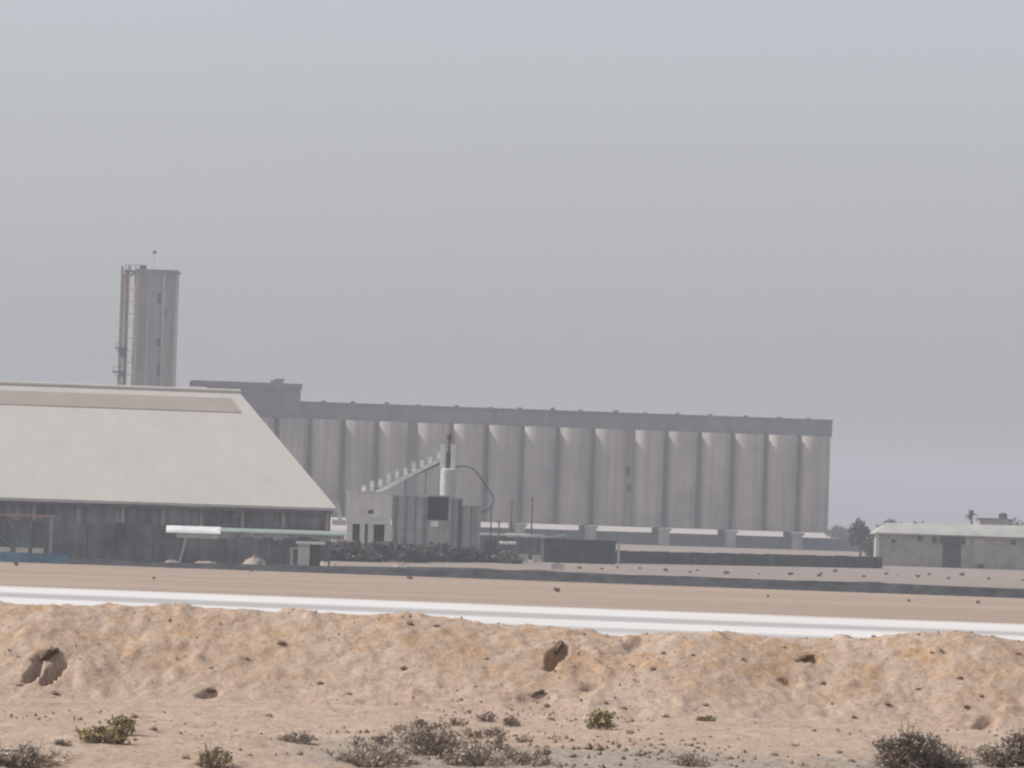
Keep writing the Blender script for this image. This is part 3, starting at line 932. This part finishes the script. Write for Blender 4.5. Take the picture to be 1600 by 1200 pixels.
MB().prism([(xa, z1 + 0.003), (xb - 0.1, z1 + 0.003), (xb - 0.4, z1 + 0.55), (xa + 1.5, z1 + 0.25)], 0.4, 2.4).build('roof_tarp', M['plant_shade'], cab)

for (px, py, w_, h_, lab) in ((818, 878, 0.55, 0.95, 'pale square concrete block, left one of the pair beside the dark cabin'),
                              (838, 879, 0.5, 0.95, 'pale square concrete block, right one of the pair beside the dark cabin'),
                              (871, 890, 0.75, 0.65, 'pale concrete block lying on the sand before the dark cabin')):
    g = G(px, py)
    t_ = thing('concrete_block', lab, 'concrete block', loc=(g.x, g.y, 0), rz=random.uniform(-.1, .1), group='pale concrete blocks near the cabin')
    MB().box(-w_, w_, -0.4, 0.4, 0, h_ * 0.96).box(-w_ * 0.92, w_ * 0.92, -0.34, 0.34, h_ * 0.96, h_).build('block', M['pale_concrete'], t_)
    MB().box(-w_ * 0.4, w_ * 0.4, -0.05, 0.05, h_, h_ + 0.08).build('lifting_eye', M['dark_steel'], t_)

# grey loading platform behind the pipe rack
pfm = frame_at(792, 664, R(3))
lp_ = thing('loading_platform', 'low grey panelled platform between the bent pipe and the dark cabin', 'platform', pfm)
xa_, xb_ = pfm.lp(728, 850)[0], pfm.lp(850, 850)[0]
zp = pfm.lp(790, 834)[1]
MB().box(xa_, xb_, 0, 5, -0.1, zp - 0.3).build('base', M['platform'], lp_)
MB().box(xa_ - 0.2, xb_ + 0.2, -0.35, 5.2, zp - 0.3, zp).build('deck', M['plant_grey'], lp_)
for k in range(6):
    x = xa_ + 0.5 + k * (xb_ - xa_ - 1.0) / 5
    MB().box(x - 0.14, x + 0.14, -0.22, -0.003, -0.1, zp - 0.31).build('buttress', M['platform'], lp_)
MB().box(xa_ + 2.3, xa_ + 4.2, -0.06, -0.003, -0.1, zp - 0.9).build('door', M['dark_wall'], lp_)

# pipe rack left of the cabin
rfm = frame_at(815, 655, R(4))
rk = thing('pipe_rack', 'low pale pipe on short stands left of the dark cabin', 'pipe rack', rfm)
q0 = rfm.lp(792, 836); q1 = rfm.lp(847, 838)
MB().tube([(q0[0], 0, q0[1]), (q1[0], 0, q0[1])], 0.28, 10).build('pipe', M['pale_steel'], rk, True)
q2 = rfm.lp(778, 848); q3 = rfm.lp(806, 848)
MB().tube([(q2[0], -0.3, q2[1]), (q3[0], -0.3, q2[1])], 0.22, 10).build('pipe', M['plant_grey'], rk, True)
for px in (786, 812, 840):
    x = rfm.lp(px, 860)[0]
    MB().box(x - .15, x + .15, -0.4, 0.2, 0, q0[1] - 0.28).build('stand', M['dark_steel'], rk)

# utility poles
for (px, ptop, pbot, Y, lab) in ((800, 780, 848, 655, 'thin dark pole before the silo, taller of three'), (832, 777, 848, 655, 'thin dark pole before the silo, nearest the cabin'),
                                 (780, 812, 862, 640, 'short dark pole beside the bent pipe')):
    a = P(px, ptop, Y)
    pl = thing('utility_pole', lab, 'pole', loc=(a.x, a.y, 0), group='thin dark poles before the silo')
    MB().tube([(0, 0, -0.2), (0, 0, a.z)], 0.12, 8, 0.09).build('shaft', M['wood'], pl)
    MB().bar((-0.3, 0, a.z - 0.4), (0.3, 0, a.z - 0.4), 0.08).build('crossarm', M['wood'], pl)

# ------------------------------------------------------------------ shed on the right
rf_ = frame_at(1365, 752, R(2.0))
shed = thing('block_shed', 'long low grey block shed with pale roof and dark doorway', 'shed', rf_)
S = lambda px, py, ly=0.0: rf_.lp(px, py, ly)
x0s = S(1372, 860)[0]; dx0 = S(1473, 860)[0]; dx1 = S(1502, 860)[0]; x1s = 60.0
zs = S(1450, 836)[1]; dz = S(1488, 848)[1]
wl_ = MB().box(x0s, dx0, 0, 0.4, -0.2, zs).box(dx1, x1s, 0, 0.4, -0.2, zs).box(dx0, dx1, 0, 0.4, dz + 0.9, zs)
wl_.box(x0s, x0s + 0.4, 0.4, 5.6, -0.2, zs).box(x1s - 0.4, x1s, 0.4, 5.6, -0.2, zs).box(x0s, x1s, 5.6, 6.0, -0.2, zs)
wl_.build('wall', M['block_wall'], shed)
zrg = S(1480, 815, 3)[1]
rp = [(x0s - 0.6, -0.8), (x1s + 0.6, -0.8), (x1s + 0.6, 6.8), (x0s - 0.6, 6.8)]
rvv = [(x0s - .6, -.8, zs - .05), (x1s + .6, -.8, zs - .05), (x1s + .6, 6.8, zs - .05), (x0s - .6, 6.8, zs - .05), (x0s + 1.5, 3.0, S(1400, 819, 3)[1]), (x1s - 1, 3.0, zrg)]
rt = MB().add(rvv + [(x, y, z + 0.18) for x, y, z in rvv], [(6, 7, 11, 10), (8, 9, 10, 11), (7, 8, 11), (9, 6, 10), (0, 1, 7, 6), (1, 2, 8, 7), (2, 3, 9, 8), (3, 0, 6, 9),
      (1, 0, 4, 5), (3, 2, 5, 4), (2, 1, 5), (0, 3, 4)])
rt.build('roof', M['shed_roof'], shed)
dr = MB().box(dx0 + .02, dx1 - .02, 0.15, 0.3, -0.2, dz + 0.2).build('door', M['dark_wall'], shed)
MB().box(dx0 - 0.5, dx1 + 0.5, -0.5, -0.003, dz - 0.15, dz + 0.9).build('door_canopy', M['cabin'], shed)
for px, py, hw_, hh_, mt in ((1396, 838, .40, .35, 'pale_concrete'), (1396, 845, .28, .25, 'glass'), (1437, 841, .35, .35, 'glass'), (1460, 844, .35, .5, 'glass'), (1466, 836, .3, .5, 'pale_concrete'),
                             (1450, 837, .2, .4, 'pale_concrete'), (1512, 845, .25, .9, 'pale_concrete'), (1530, 846, .9, .4, 'pale_concrete'), (1583, 848, .35, .35, 'glass')):
    q = S(px, py)
    MB().box(q[0] - hw_, q[0] + hw_, -0.12, -0.003, q[1] - hh_, q[1] + hh_).build('window' if mt == 'glass' else 'vent_block', M[mt], shed)
q = S(1371, 850)
MB().box(q[0] - 0.28, q[0] + 0.28, -0.5, -0.2, 0, S(1371, 834)[1]).build('downpipe', M['pale_concrete'], shed)
k_ = S(1532, 887)
MB().box(k_[0] - 0.5, k_[0] + 0.4, -0.9, -0.3, -0.1, 0.7).build('tank', M['cabin'], shed)

# building behind the shed
bf2 = frame_at(1552, 900, R(2))
bk = thing('roof_house', 'hazy flat-roofed house just showing above the shed roof', 'house', bf2)
a = bf2.lp(1531, 809); b = bf2.lp(1577, 810)
MB().box(a[0], b[0], 0, 6, -0.2, a[1] - 0.3).build('wall', M['block_wall'], bk)
MB().box(a[0] - 0.3, b[0] + 0.3, -0.3, 6.3, a[1] - 0.3, a[1]).build('roof', M['concrete_dark'], bk)
c = bf2.lp(1572, 803)
MB().lathe([(0.75, a[1]), (0.8, a[1] + 0.1), (0.8, c[1]), (0.3, c[1] + 0.2)], c[0] - 0.3, 2, 20).build('water_tank', M['dark_steel'], bk, True)


# ------------------------------------------------------------------ vegetation
def crown_points(n, rx, ry, rz, cz, clumps, rng, tight=0.42):
    d = rng.normal(size=(clumps, 3)); d /= np.linalg.norm(d, axis=1)[:, None]
    rr = rng.uniform(0.35, 0.95, size=(clumps, 1))
    cen = d * rr * np.array([rx, ry, rz]) + np.array([0, 0, cz])
    idx = rng.integers(0, clumps, n)
    off = rng.normal(size=(n, 3)) * np.array([rx, ry, rz]) * tight * rng.uniform(0.5, 1.0, (clumps, 1))[idx]
    return cen[idx] + off


def tree(loc, h, cr, label, seed, leaf='tree_leaf', n=2600, group='hazy trees behind the shed'):
    rng = np.random.default_rng(seed)
    t = thing('tree', label, 'tree', loc=loc, group=group)
    tk = MB().tube([(0, 0, -0.2), (0.1, 0, h * 0.25), (0.0, 0.1, h * 0.55)], 0.28, 8, 0.16)
    for k in range(5):
        a = k * 1.3 + seed
        tk.tube([(0.05, 0, h * (0.28 + 0.05 * k)), (cr * 0.6 * math.cos(a), cr * 0.6 * math.sin(a), h * (0.6 + 0.05 * k))], 0.12, 6, 0.04)
    tk.build('trunk', M['bark'], t)
    pts = crown_points(n, cr, cr, h * 0.36, h * 0.6, 16, rng, 0.24)
    pts = pts[pts[:, 2] > h * 0.08]
    MB().leaves(pts, 0.22, rng, 0.6).build('crown', M[leaf], t)
    return t


g = P(1345, 830, 905)
tree((g.x, g.y, 0), 7.1, 1.9, 'dark round tree between the silo end and the grey shed', 3)
g = P(1363, 845, 880)
tree((g.x, g.y, 0), 4.6, 1.7, 'low dark bushy tree against the left end of the grey shed', 4)
for k, (px, pyt, Y, cr, lab) in enumerate(((1392, 813, 1010, 3.2, 'low hazy treetop over the shed roof, nearest the round tree'),
                                           (1418, 815, 1050, 3.4, 'low hazy treetop over the shed roof, second from the round tree'),
                                           (1442, 818, 1040, 3.0, 'low hazy treetop over the shed roof, third from the round tree'),
                                           (1588, 812, 980, 2.6, 'low hazy treetop right of the flat-roofed house'))):
    g = P(px, pyt, Y)
    tree((g.x, g.y, 0), g.z, cr, lab, 20 + k, n=1500)
for k, (px, pyt, Y, cr, lab) in enumerate(((1306, 821, 1500, 3.4, 'faint distant tree right beside the silo end'), (1322, 822, 1560, 3.6, 'faint distant tree between the silo end and the round tree'))):
    g = P(px, pyt, Y)
    tree((g.x, g.y, 0), g.z, cr, lab, 30 + k, n=1200)
# palm
g = P(1518, 800, 930)
pm = thing('palm_tree', 'hazy palm top poking above the shed roof', 'palm', loc=(g.x, g.y, 0))
ph = P(1518, 803, 930).z
MB().tube([(0, 0, -0.2), (0.2, 0, ph * 0.5), (0, 0, ph)], 0.3, 8, 0.22).build('trunk', M['bark'], pm)
rng = np.random.default_rng(5)
fr_ = MB()
for k in range(26):
    a = rng.uniform(0, 2 * math.pi); el = rng.uniform(-0.2, 1.3); ln = rng.uniform(1.4, 2.2)
    prev = None
    for s_ in range(6):
        t = s_ / 5
        rr = ln * t; zz = ph + rr * math.sin(el) - 0.55 * rr * rr * 0.5
        pnt = Vector((rr * math.cos(el) * math.cos(a), rr * math.cos(el) * math.sin(a), zz))
        sd = Vector((-math.sin(a), math.cos(a), 0)) * (0.34 * (1 - t * 0.8))
        if prev:
            p_, s0_ = prev
            fr_.add([p_ - s0_, p_ + s0_, pnt + sd, pnt - sd], [(0, 1, 2, 3)])
        prev = (pnt, sd)
fr_.build('crown', M['tree_leaf'], pm)


def bush_mesh(rx, ry, h, n, leaf, seed, twigs=60, leafsize=0.03, clumps=18, tight=0.2):
    rng = np.random.default_rng(seed)
    tw_ = MB()
    for k in range(twigs):
        a = rng.uniform(0, 2 * math.pi); rr = math.sqrt(rng.uniform(0.02, 1))
        e = np.array([rx * rr * math.cos(a), ry * rr * math.sin(a), h * (1.05 - 0.75 * rr) * rng.uniform(0.65, 1.1)])
        b0 = np.array([e[0] * 0.15, e[1] * 0.15, -0.04])
        md = (b0 + e) / 2 + rng.normal(size=3) * 0.08 * np.array([rx, ry, h])
        tw_.tube([b0, md, e], 0.011 * (rx / 0.5) ** 0.5, 4, 0.004)
        for q in range(3):
            e2 = e + rng.normal(size=3) * 0.22 * np.array([rx, ry, h])
            tw_.tube([md + (e - md) * rng.uniform(0.2, 0.9), e2], 0.006 * (rx / 0.5) ** 0.5, 3, 0.003)
    pts = crown_points(n, rx, ry, h * 0.5, h * 0.45, clumps, rng, tight)
    pts = pts[pts[:, 2] > 0.0]
    return tw_, MB().leaves(pts, leafsize, rng, 0.45)


def bush(px, py, rx, ry, h, n, label, seed, leaf='dry_leaf', cat='shrub', name='shrub', group=None, **kw):
    g = on_ground(px, py)
    t = thing(name, label, cat, loc=(g.x, g.y, g.z - 0.02), group=group)
    tw_, lv = bush_mesh(rx, ry, h, n, leaf, seed, **kw)
    tw_.build('stems', M['dry_twig'], t)
    lv.build('foliage', M[leaf], t)
    return t


GD = 'dry grey shrubs in the foreground'
bush(672, 1178, 0.50, 0.5, 0.44, 800, 'largest dry grey shrub, in the middle of the foreground clump', 41, group=GD, leafsize=0.022, twigs=80, tight=0.26)
bush(580, 1198, 0.45, 0.5, 0.34, 520, 'dry grey shrub at the left end of the foreground clump', 42, group=GD, leafsize=0.02, twigs=60, tight=0.26)
bush(745, 1196, 0.42, 0.5, 0.34, 520, 'dry grey shrub at the right end of the foreground clump', 43, group=GD, leafsize=0.02, twigs=60, tight=0.26)
rng = np.random.default_rng(404)
for k, (px, py) in enumerate([(560, 1166), (600, 1160), (625, 1142), (655, 1136), (690, 1140), (712, 1134), (735, 1152), (770, 1150), (780, 1172), (800, 1186), (618, 1184), (640, 1196), (705, 1196),
                              (545, 1190), (720, 1172), (655, 1160), (588, 1178), (760, 1128), (820, 1160), (800, 1134)]):
    bush(px, py, rng.uniform(0.14, 0.24), 0.2, rng.uniform(0.12, 0.24), int(rng.uniform(70, 170)), 'small dry grey twiggy tuft among the shrubs of the foreground clump', 410 + k,
         ('dry_leaf', 'brown_leaf')[k % 2], 'tuft', 'twiggy_tuft', 'small dry tufts of the foreground clump', leafsize=0.02, twigs=22, tight=0.3)
bush(30, 1200, 0.55, 0.6, 0.36, 900, 'dry grey shrub cut off by the lower left corner', 45, group=GD, leafsize=0.026, twigs=80)
bush(1415, 1205, 0.50, 0.5, 0.62, 1900, 'big dark dry shrub low in the right foreground', 46, 'brown_leaf', group=GD, leafsize=0.03, twigs=110)
bush(1475, 1205, 0.45, 0.5, 0.42, 900, 'ragged dry shrub just right of the big dark one', 47, group=GD, leafsize=0.026, twigs=80)
bush(1560, 1198, 0.36, 0.4, 0.36, 900, 'smaller dry shrub second from the right edge', 48, group=GD, leafsize=0.024, twigs=50)
bush(1602, 1196, 0.32, 0.4, 0.66, 1200, 'tall dark dry shrub at the right edge', 49, 'brown_leaf', group=GD, leafsize=0.03, twigs=70)
bush(462, 1160, 0.30, 0.25, 0.20, 220, 'sparse brown twig bush on the sand left of the dry clump', 50, group=GD, leafsize=0.02, twigs=28)
bush(830, 1196, 0.35, 0.4, 0.25, 350, 'low dry shrub right of the foreground clump', 51, group=GD, leafsize=0.02, twigs=40)
bush(1080, 1196, 0.30, 0.4, 0.22, 260, 'low dry shrub beneath the small green tuft, nearer the frame bottom', 52, group=GD, leafsize=0.02, twigs=35)
GG = 'olive tufts on the sand'
bush(163, 1160, 0.34, 0.3, 0.30, 520, 'wide olive tuft alone on the flat sand at left', 61, 'green_leaf', 'tuft', 'desert_tuft', GG, leafsize=0.028, twigs=40, tight=0.26)
bush(192, 1150, 0.2, 0.2, 0.36, 350, 'small olive tuft touching the wide one at left', 65, 'green_leaf', 'tuft', 'desert_tuft', GG, leafsize=0.026, twigs=20)
bush(938, 1140, 0.22, 0.22, 0.36, 700, 'round green tuft at the foot of the bank', 62, 'green_leaf', 'tuft', 'desert_tuft', GG, leafsize=0.026, twigs=30, tight=0.3)
bush(332, 1200, 0.25, 0.25, 0.34, 300, 'straw-coloured tuft at the lower edge', 63, 'straw_leaf', 'tuft', 'desert_tuft', GG, leafsize=0.022, twigs=40)
bush(1105, 1126, 0.18, 0.18, 0.13, 200, 'flat straw-coloured tuft at the foot of the bank', 64, 'straw_leaf', 'tuft', 'desert_tuft', GG, leafsize=0.02, twigs=16)
bush(98, 1165, 0.12, 0.12, 0.11, 120, 'tiny brown tuft between the wide olive tuft and the corner shrub', 66, 'dry_leaf', 'tuft', 'desert_tuft', GG, leafsize=0.02, twigs=16)

# dark scrub along the front of the plant
GS = 'dark scrub before the crushing plant'
rng = np.random.default_rng(77)
protos = []
for k in range(3):
    t = thing('scrub_bush', '', 'bush', loc=(0, 0, 0), group=GS)
    tw_, lv = bush_mesh(2.6, 1.6, 2.0 + 0.25 * k, 3600, 'scrub_leaf', 100 + k, 40, 0.17, 22, 0.22)
    tw_.build('stems', M['bark'], t); lv.build('foliage', M['scrub_leaf'], t)
    protos.append(t)
used = [False] * 3
names_at = ['right under the small white-roofed kiosk', 'just right of the small kiosk', 'left of the hopper building', 'below the left edge of the hopper building', 'below the legs of the hopper building',
            'below the right edge of the hopper building', 'below the left side of the bin house', 'below the middle of the bin house', 'below the dark opening of the bin house', 'below the right side of the bin house',
            'below the bent pipe', 'right of the bent pipe', 'next to the short dark pole', 'left of the two pale blocks']
for k, nm in enumerate(names_at):
    px = 492 + k * 23.5
    g = G(px, 878 + (px - 640) * 0.012 + rng.uniform(-1.0, 1.0))
    lab = 'dark low scrub bush ' + nm
    i = k % 3; o = protos[i]
    hs = rng.uniform(0.85, 1.1) if k < 11 else rng.uniform(0.6, 0.8)
    if not used[i]:
        o.location = (g.x, g.y, 0); o['label'] = lab; o.scale = (0.95, 1, hs); o.rotation_euler = (0, 0, 0.2 * k); used[i] = True
    else:
        copy_thing(o, (g.x, g.y, 0), 0.9 * k, lab, (rng.uniform(0.85, 1.1), 1, hs))

# sand heaps between the bank and the plant
for k, (px, py, w_, h_, lab) in enumerate(((398, 877, 1.6, 1.15, 'pinkish sand heap before the conveyor legs'), (322, 877, 2.3, 0.62, 'flat sand heap left of the pinkish heap'),
                                           (268, 876, 1.1, 0.65, 'small sand heap below the white conveyor end'),
                                           (505, 884, 2.6, 0.8, 'sand heap right of the small kiosk'), (628, 886, 1.4, 0.95, 'small pointed sand heap before the dark scrub'))):
    g = P(px, py, 461 if k < 3 else 470)
    rng2 = np.random.default_rng(200 + k)
    hm = MB(); n1, n2 = 14, 28
    vs = [(0, 0, h_ * 0.97)]
    for i in range(1, n1 + 1):
        r_ = i / n1
        for j in range(n2):
            th_ = 2 * math.pi * j / n2
            zz = h_ * (1 - r_ * r_) * (1 + 0.10 * rng2.normal()) - (0.05 if i == n1 else 0)
            rr = w_ * r_ * (1 + 0.08 * math.sin(3 * th_ + k) + 0.05 * rng2.normal())
            vs.append((rr * math.cos(th_), rr * math.sin(th_) * 0.7, zz))
    fs = [(0, 1 + j, 1 + (j + 1) % n2) for j in range(n2)]
    for i in range(n1 - 1):
        for j in range(n2):
            a = 1 + i * n2 + j; b = 1 + i * n2 + (j + 1) % n2
            fs.append((a, a + n2, b + n2, b))
    o = hm.add(vs, fs).build('sand_heap', M['heap_sand'], None, True, 60)
    o.location = (g.x, g.y, 0)
    tag(o, lab, 'sand heap', 'sand heaps before the plant')


# dark rocks stuck in the face of the bank
def rock(px, py, sx, sy, sz, tilt, label, seed):
    rng = np.random.default_rng(seed)
    g = on_ground(px, py)
    mb = MB().lathe([(0.3, -0.6), (0.75, -0.45), (1.0, -0.1), (0.95, 0.25), (0.7, 0.55), (0.3, 0.72)], 0, 0, 16)
    v = np.array(mb.v)
    k = fbm(v[:, 0] * 1.6 + seed, v[:, 1] * 1.6 + v[:, 2] * 1.3, seed, 4, 0.6)
    mb.v = [tuple(q) for q in (v * (1 + 0.22 * k)[:, None] * np.array([sx, sy, sz]))]
    o = mb.build('rock', M['rock'], None, True, 28)
    o.location = g + Vector((0, 0.08, 0.02)); o.rotation_euler = (R(-20), R(tilt), R(15))
    return tag(o, label, 'rock', 'dark rocks in the bank')


rock(73, 1028, 0.24, 0.2, 0.14, -35, 'dark brown rock capping the two-slit hollow at the left of the bank', 1)
rock(872, 1022, 0.17, 0.18, 0.12, -55, 'dark brown slab tilted out of the bank just below its crest', 2)
rock(1262, 1032, 0.15, 0.14, 0.09, -15, 'dark brown lump in the bank face below the right part of the crest', 3)
rock(838, 1087, 0.16, 0.12, 0.06, -25, 'flat reddish brown rock at the toe of the bank, left of the green tuft', 4)
rock(325, 1085, 0.13, 0.12, 0.08, 10, 'small brown lump at the toe of the bank, above the straw-coloured tuft', 5)


# stones
def stone_mesh(seed):
    rng = np.random.default_rng(seed)
    mb = MB().lathe([(0.25, -0.3), (0.8, -0.15), (1.0, 0.15), (0.75, 0.5), (0.3, 0.68)], 0, 0, 9)
    mb.v = [tuple(np.array(v) * (1 + 0.22 * rng.normal(size=3))) for v in mb.v]
    return mb


st_protos = [stone_mesh(s).build('stone', M['stone'], None) for s in range(4)]
for o in st_protos:
    tag(o, 'small dark brown stone on the sandy bank', 'stone', 'small stones on the bank')
spots = [(30, 1072), (85, 1083), (125, 1030), (265, 970), (330, 1044), (385, 1030), (440, 1005), (640, 975), (683, 978), (720, 1093), (760, 1030), (630, 1045), (1037, 1021), (1020, 1046), (945, 1098), (975, 1108),
         (855, 1103), (893, 1127), (860, 1124), (985, 1146), (940, 1172), (895, 1182), (1005, 1176), (1040, 1120), (1035, 1165), (1102, 1102), (1110, 1152), (1090, 1170), (1140, 1186), (1240, 1165),
         (1312, 1176), (1335, 1122), (1425, 1136), (1434, 1077), (1470, 1016), (1455, 1020), (1510, 1104), (1533, 1088), (1590, 1022), (1365, 995), (1285, 1068), (1225, 1012), (1160, 1030), (1083, 1024),
         (545, 1085), (500, 1068), (210, 1120), (240, 1140), (290, 1185), (390, 1180), (420, 1120), (1500, 1060), (1385, 1100), (1300, 1100), (1180, 1130), (805, 1150), (1210, 1180), (1330, 1190)]
rng = np.random.default_rng(9)
for k, (px, py) in enumerate(spots):
    g = on_ground(px, py)
    s = rng.uniform(0.028, 0.07)
    o = st_protos[k] if k < 4 else st_protos[k % 4].copy()
    if k >= 4:
        COL.objects.link(o)
    o.location = g; o.scale = (s * rng.uniform(0.8, 1.5), s, s * rng.uniform(0.7, 1.1)); o.rotation_euler = (0, 0, rng.uniform(0, 6))

# tiny gravel on the foreground, too many to count
gr = MB()
rng = np.random.default_rng(15)
n = 5200
gxp = rng.uniform(-12, 12, n); gyp = rng.uniform(66, 89, n)
keep = (vnoise(gxp * 0.5, gyp * 0.5, 90) + rng.uniform(-0.6, 0.6, n) + 0.35 * np.exp(-((gxp - 0.8) / 3.0) ** 2 - ((gyp - 69.5) / 5) ** 2) * 2 - 0.45 * (gxp < -3)) > 0.25
gxp, gyp = gxp[keep], gyp[keep]
gzp = height(gxp, gyp)
sz = rng.uniform(0.008, 0.032, len(gxp)) * np.where(rng.uniform(size=len(gxp)) > 0.93, 1.7, 1) * (1 + 0.9 * np.exp(-((gxp - 0.6) / 2.2) ** 2 - ((gyp - 69) / 3.5) ** 2))
octa = np.array([(1, 0, 0), (-1, 0, 0), (0, 1, 0), (0, -1, 0), (0, 0, 1), (0, 0, -0.6)], float)
of = [(0, 2, 4), (2, 1, 4), (1, 3, 4), (3, 0, 4), (2, 0, 5), (1, 2, 5), (3, 1, 5), (0, 3, 5)]
for i in range(len(gxp)):
    v = octa * sz[i] * rng.uniform(0.6, 1.4, (6, 3)) + np.array([gxp[i], gyp[i], gzp[i] + sz[i] * 0.3])
    gr.add(v.tolist(), of)
go = gr.build('gravel', M['stone'])
go['kind'] = 'stuff'

# far scattered bushes on the flat ground
GF = 'tiny scattered bushes on the far sand'
fb = thing('desert_bush', 'tiny dark bush dotted on the far sand', 'bush', loc=(0, 0, 0), group=GF)
tw_, lv = bush_mesh(0.55, 0.5, 0.5, 500, 'dry_leaf', 300, 14, 0.07, 10, 0.25)
tw_.build('stems', M['dry_twig'], fb); lv.build('foliage', M['brown_leaf'], fb)
far_spots = [(1040, 893), (1078, 895), (1090, 892), (1135, 897), (1186, 898), (1235, 899), (1280, 901), (1283, 897), (1350, 902), (1305, 894), (1385, 898), (1402, 899), (1434, 902), (1452, 899), (1482, 905), (1503, 900),
             (1545, 906), (1598, 908), (1000, 889), (965, 888), (940, 890), (905, 889), (1528, 943), (393, 893), (25, 884), (640, 905), (1200, 933), (1420, 940), (240, 905), (870, 925)]
rng = np.random.default_rng(31)
for k, (px, py) in enumerate(far_spots):
    g = G(px, py); s = rng.uniform(0.25, 0.6) * (g.y / 560) ** 0.5
    sc = (s * rng.uniform(0.9, 1.4), s, s * rng.uniform(1.0, 1.7))
    if k == 0:
        fb.location = (g.x, g.y, 0); fb.scale = sc
    else:
        copy_thing(fb, (g.x, g.y, 0), rng.uniform(0, 6), fb['label'], sc)

# ------------------------------------------------------------------ air
hb = MB().box(-4900, 4900, -100, 5300, -1.5, 72)
hazem = bpy.data.materials.new('haze'); hazem.use_nodes = True
nt = hazem.node_tree
for n_ in list(nt.nodes):
    if n_.type == 'BSDF_PRINCIPLED':
        nt.nodes.remove(n_)
pv = nt.nodes.new('ShaderNodeVolumePrincipled')
pv.inputs['Color'].default_value = (0.61, 0.655, 0.73, 1)
pv.inputs['Density'].default_value = 0.00034
pv.inputs['Anisotropy'].default_value = 0.0
nt.links.new(pv.outputs[0], nt.nodes['Material Output'].inputs['Volume'])
hz_o = hb.build('haze', hazem)
hz_o['kind'] = 'stuff'

# ------------------------------------------------------------------ light
SUN_EL = R(45)
sun_dir = Vector((-1.0 * math.cos(SUN_EL), 0.018 * math.cos(SUN_EL), math.sin(SUN_EL))).normalized()
sd = bpy.data.lights.new('sun', 'SUN'); sd.energy = 4.1; sd.angle = R(0.53); sd.color = (1.0, 0.95, 0.88)
so = bpy.data.objects.new('sun', sd); COL.objects.link(so)
so.rotation_euler = sun_dir.to_track_quat('Z', 'Y').to_euler()
so.location = (-200, 0, 300)
world = bpy.data.worlds.new('World'); scene.world = world
world.use_nodes = True
wn = world.node_tree
bg = wn.nodes['Background']
sky = wn.nodes.new('ShaderNodeTexSky'); sky.sky_type = 'NISHITA'
sky.sun_disc = False
sky.sun_elevation = SUN_EL
sky.sun_rotation = math.atan2(sun_dir.x, sun_dir.y)
sky.altitude = 0; sky.air_density = 1.0; sky.dust_density = 2.0; sky.ozone_density = 1.5
hs = wn.nodes.new('ShaderNodeHueSaturation'); hs.inputs['Saturation'].default_value = 0.24
wn.links.new(sky.outputs[0], hs.inputs['Color'])
tm = wn.nodes.new('ShaderNodeMix'); tm.data_type = 'RGBA'; tm.blend_type = 'MULTIPLY'; tm.inputs[0].default_value = 1.0
wn.links.new(hs.outputs[0], tm.inputs[6]); tm.inputs[7].default_value = (0.995, 0.985, 1.03, 1)
wn.links.new(tm.outputs[2], bg.inputs[0])
bg.inputs[1].default_value = 0.131

# ------------------------------------------------------------------ render settings
scene.render.engine = 'CYCLES'
scene.view_settings.view_transform = 'Standard'
scene.view_settings.look = 'None'
scene.view_settings.exposure = 0.03
scene.view_settings.gamma = 1.0
cy = scene.cycles
cy.use_denoising = True
cy.max_bounces = 6; cy.diffuse_bounces = 3; cy.volume_bounces = 2; cy.glossy_bounces = 2; cy.transparent_max_bounces = 8
cy.filter_width = 2.3
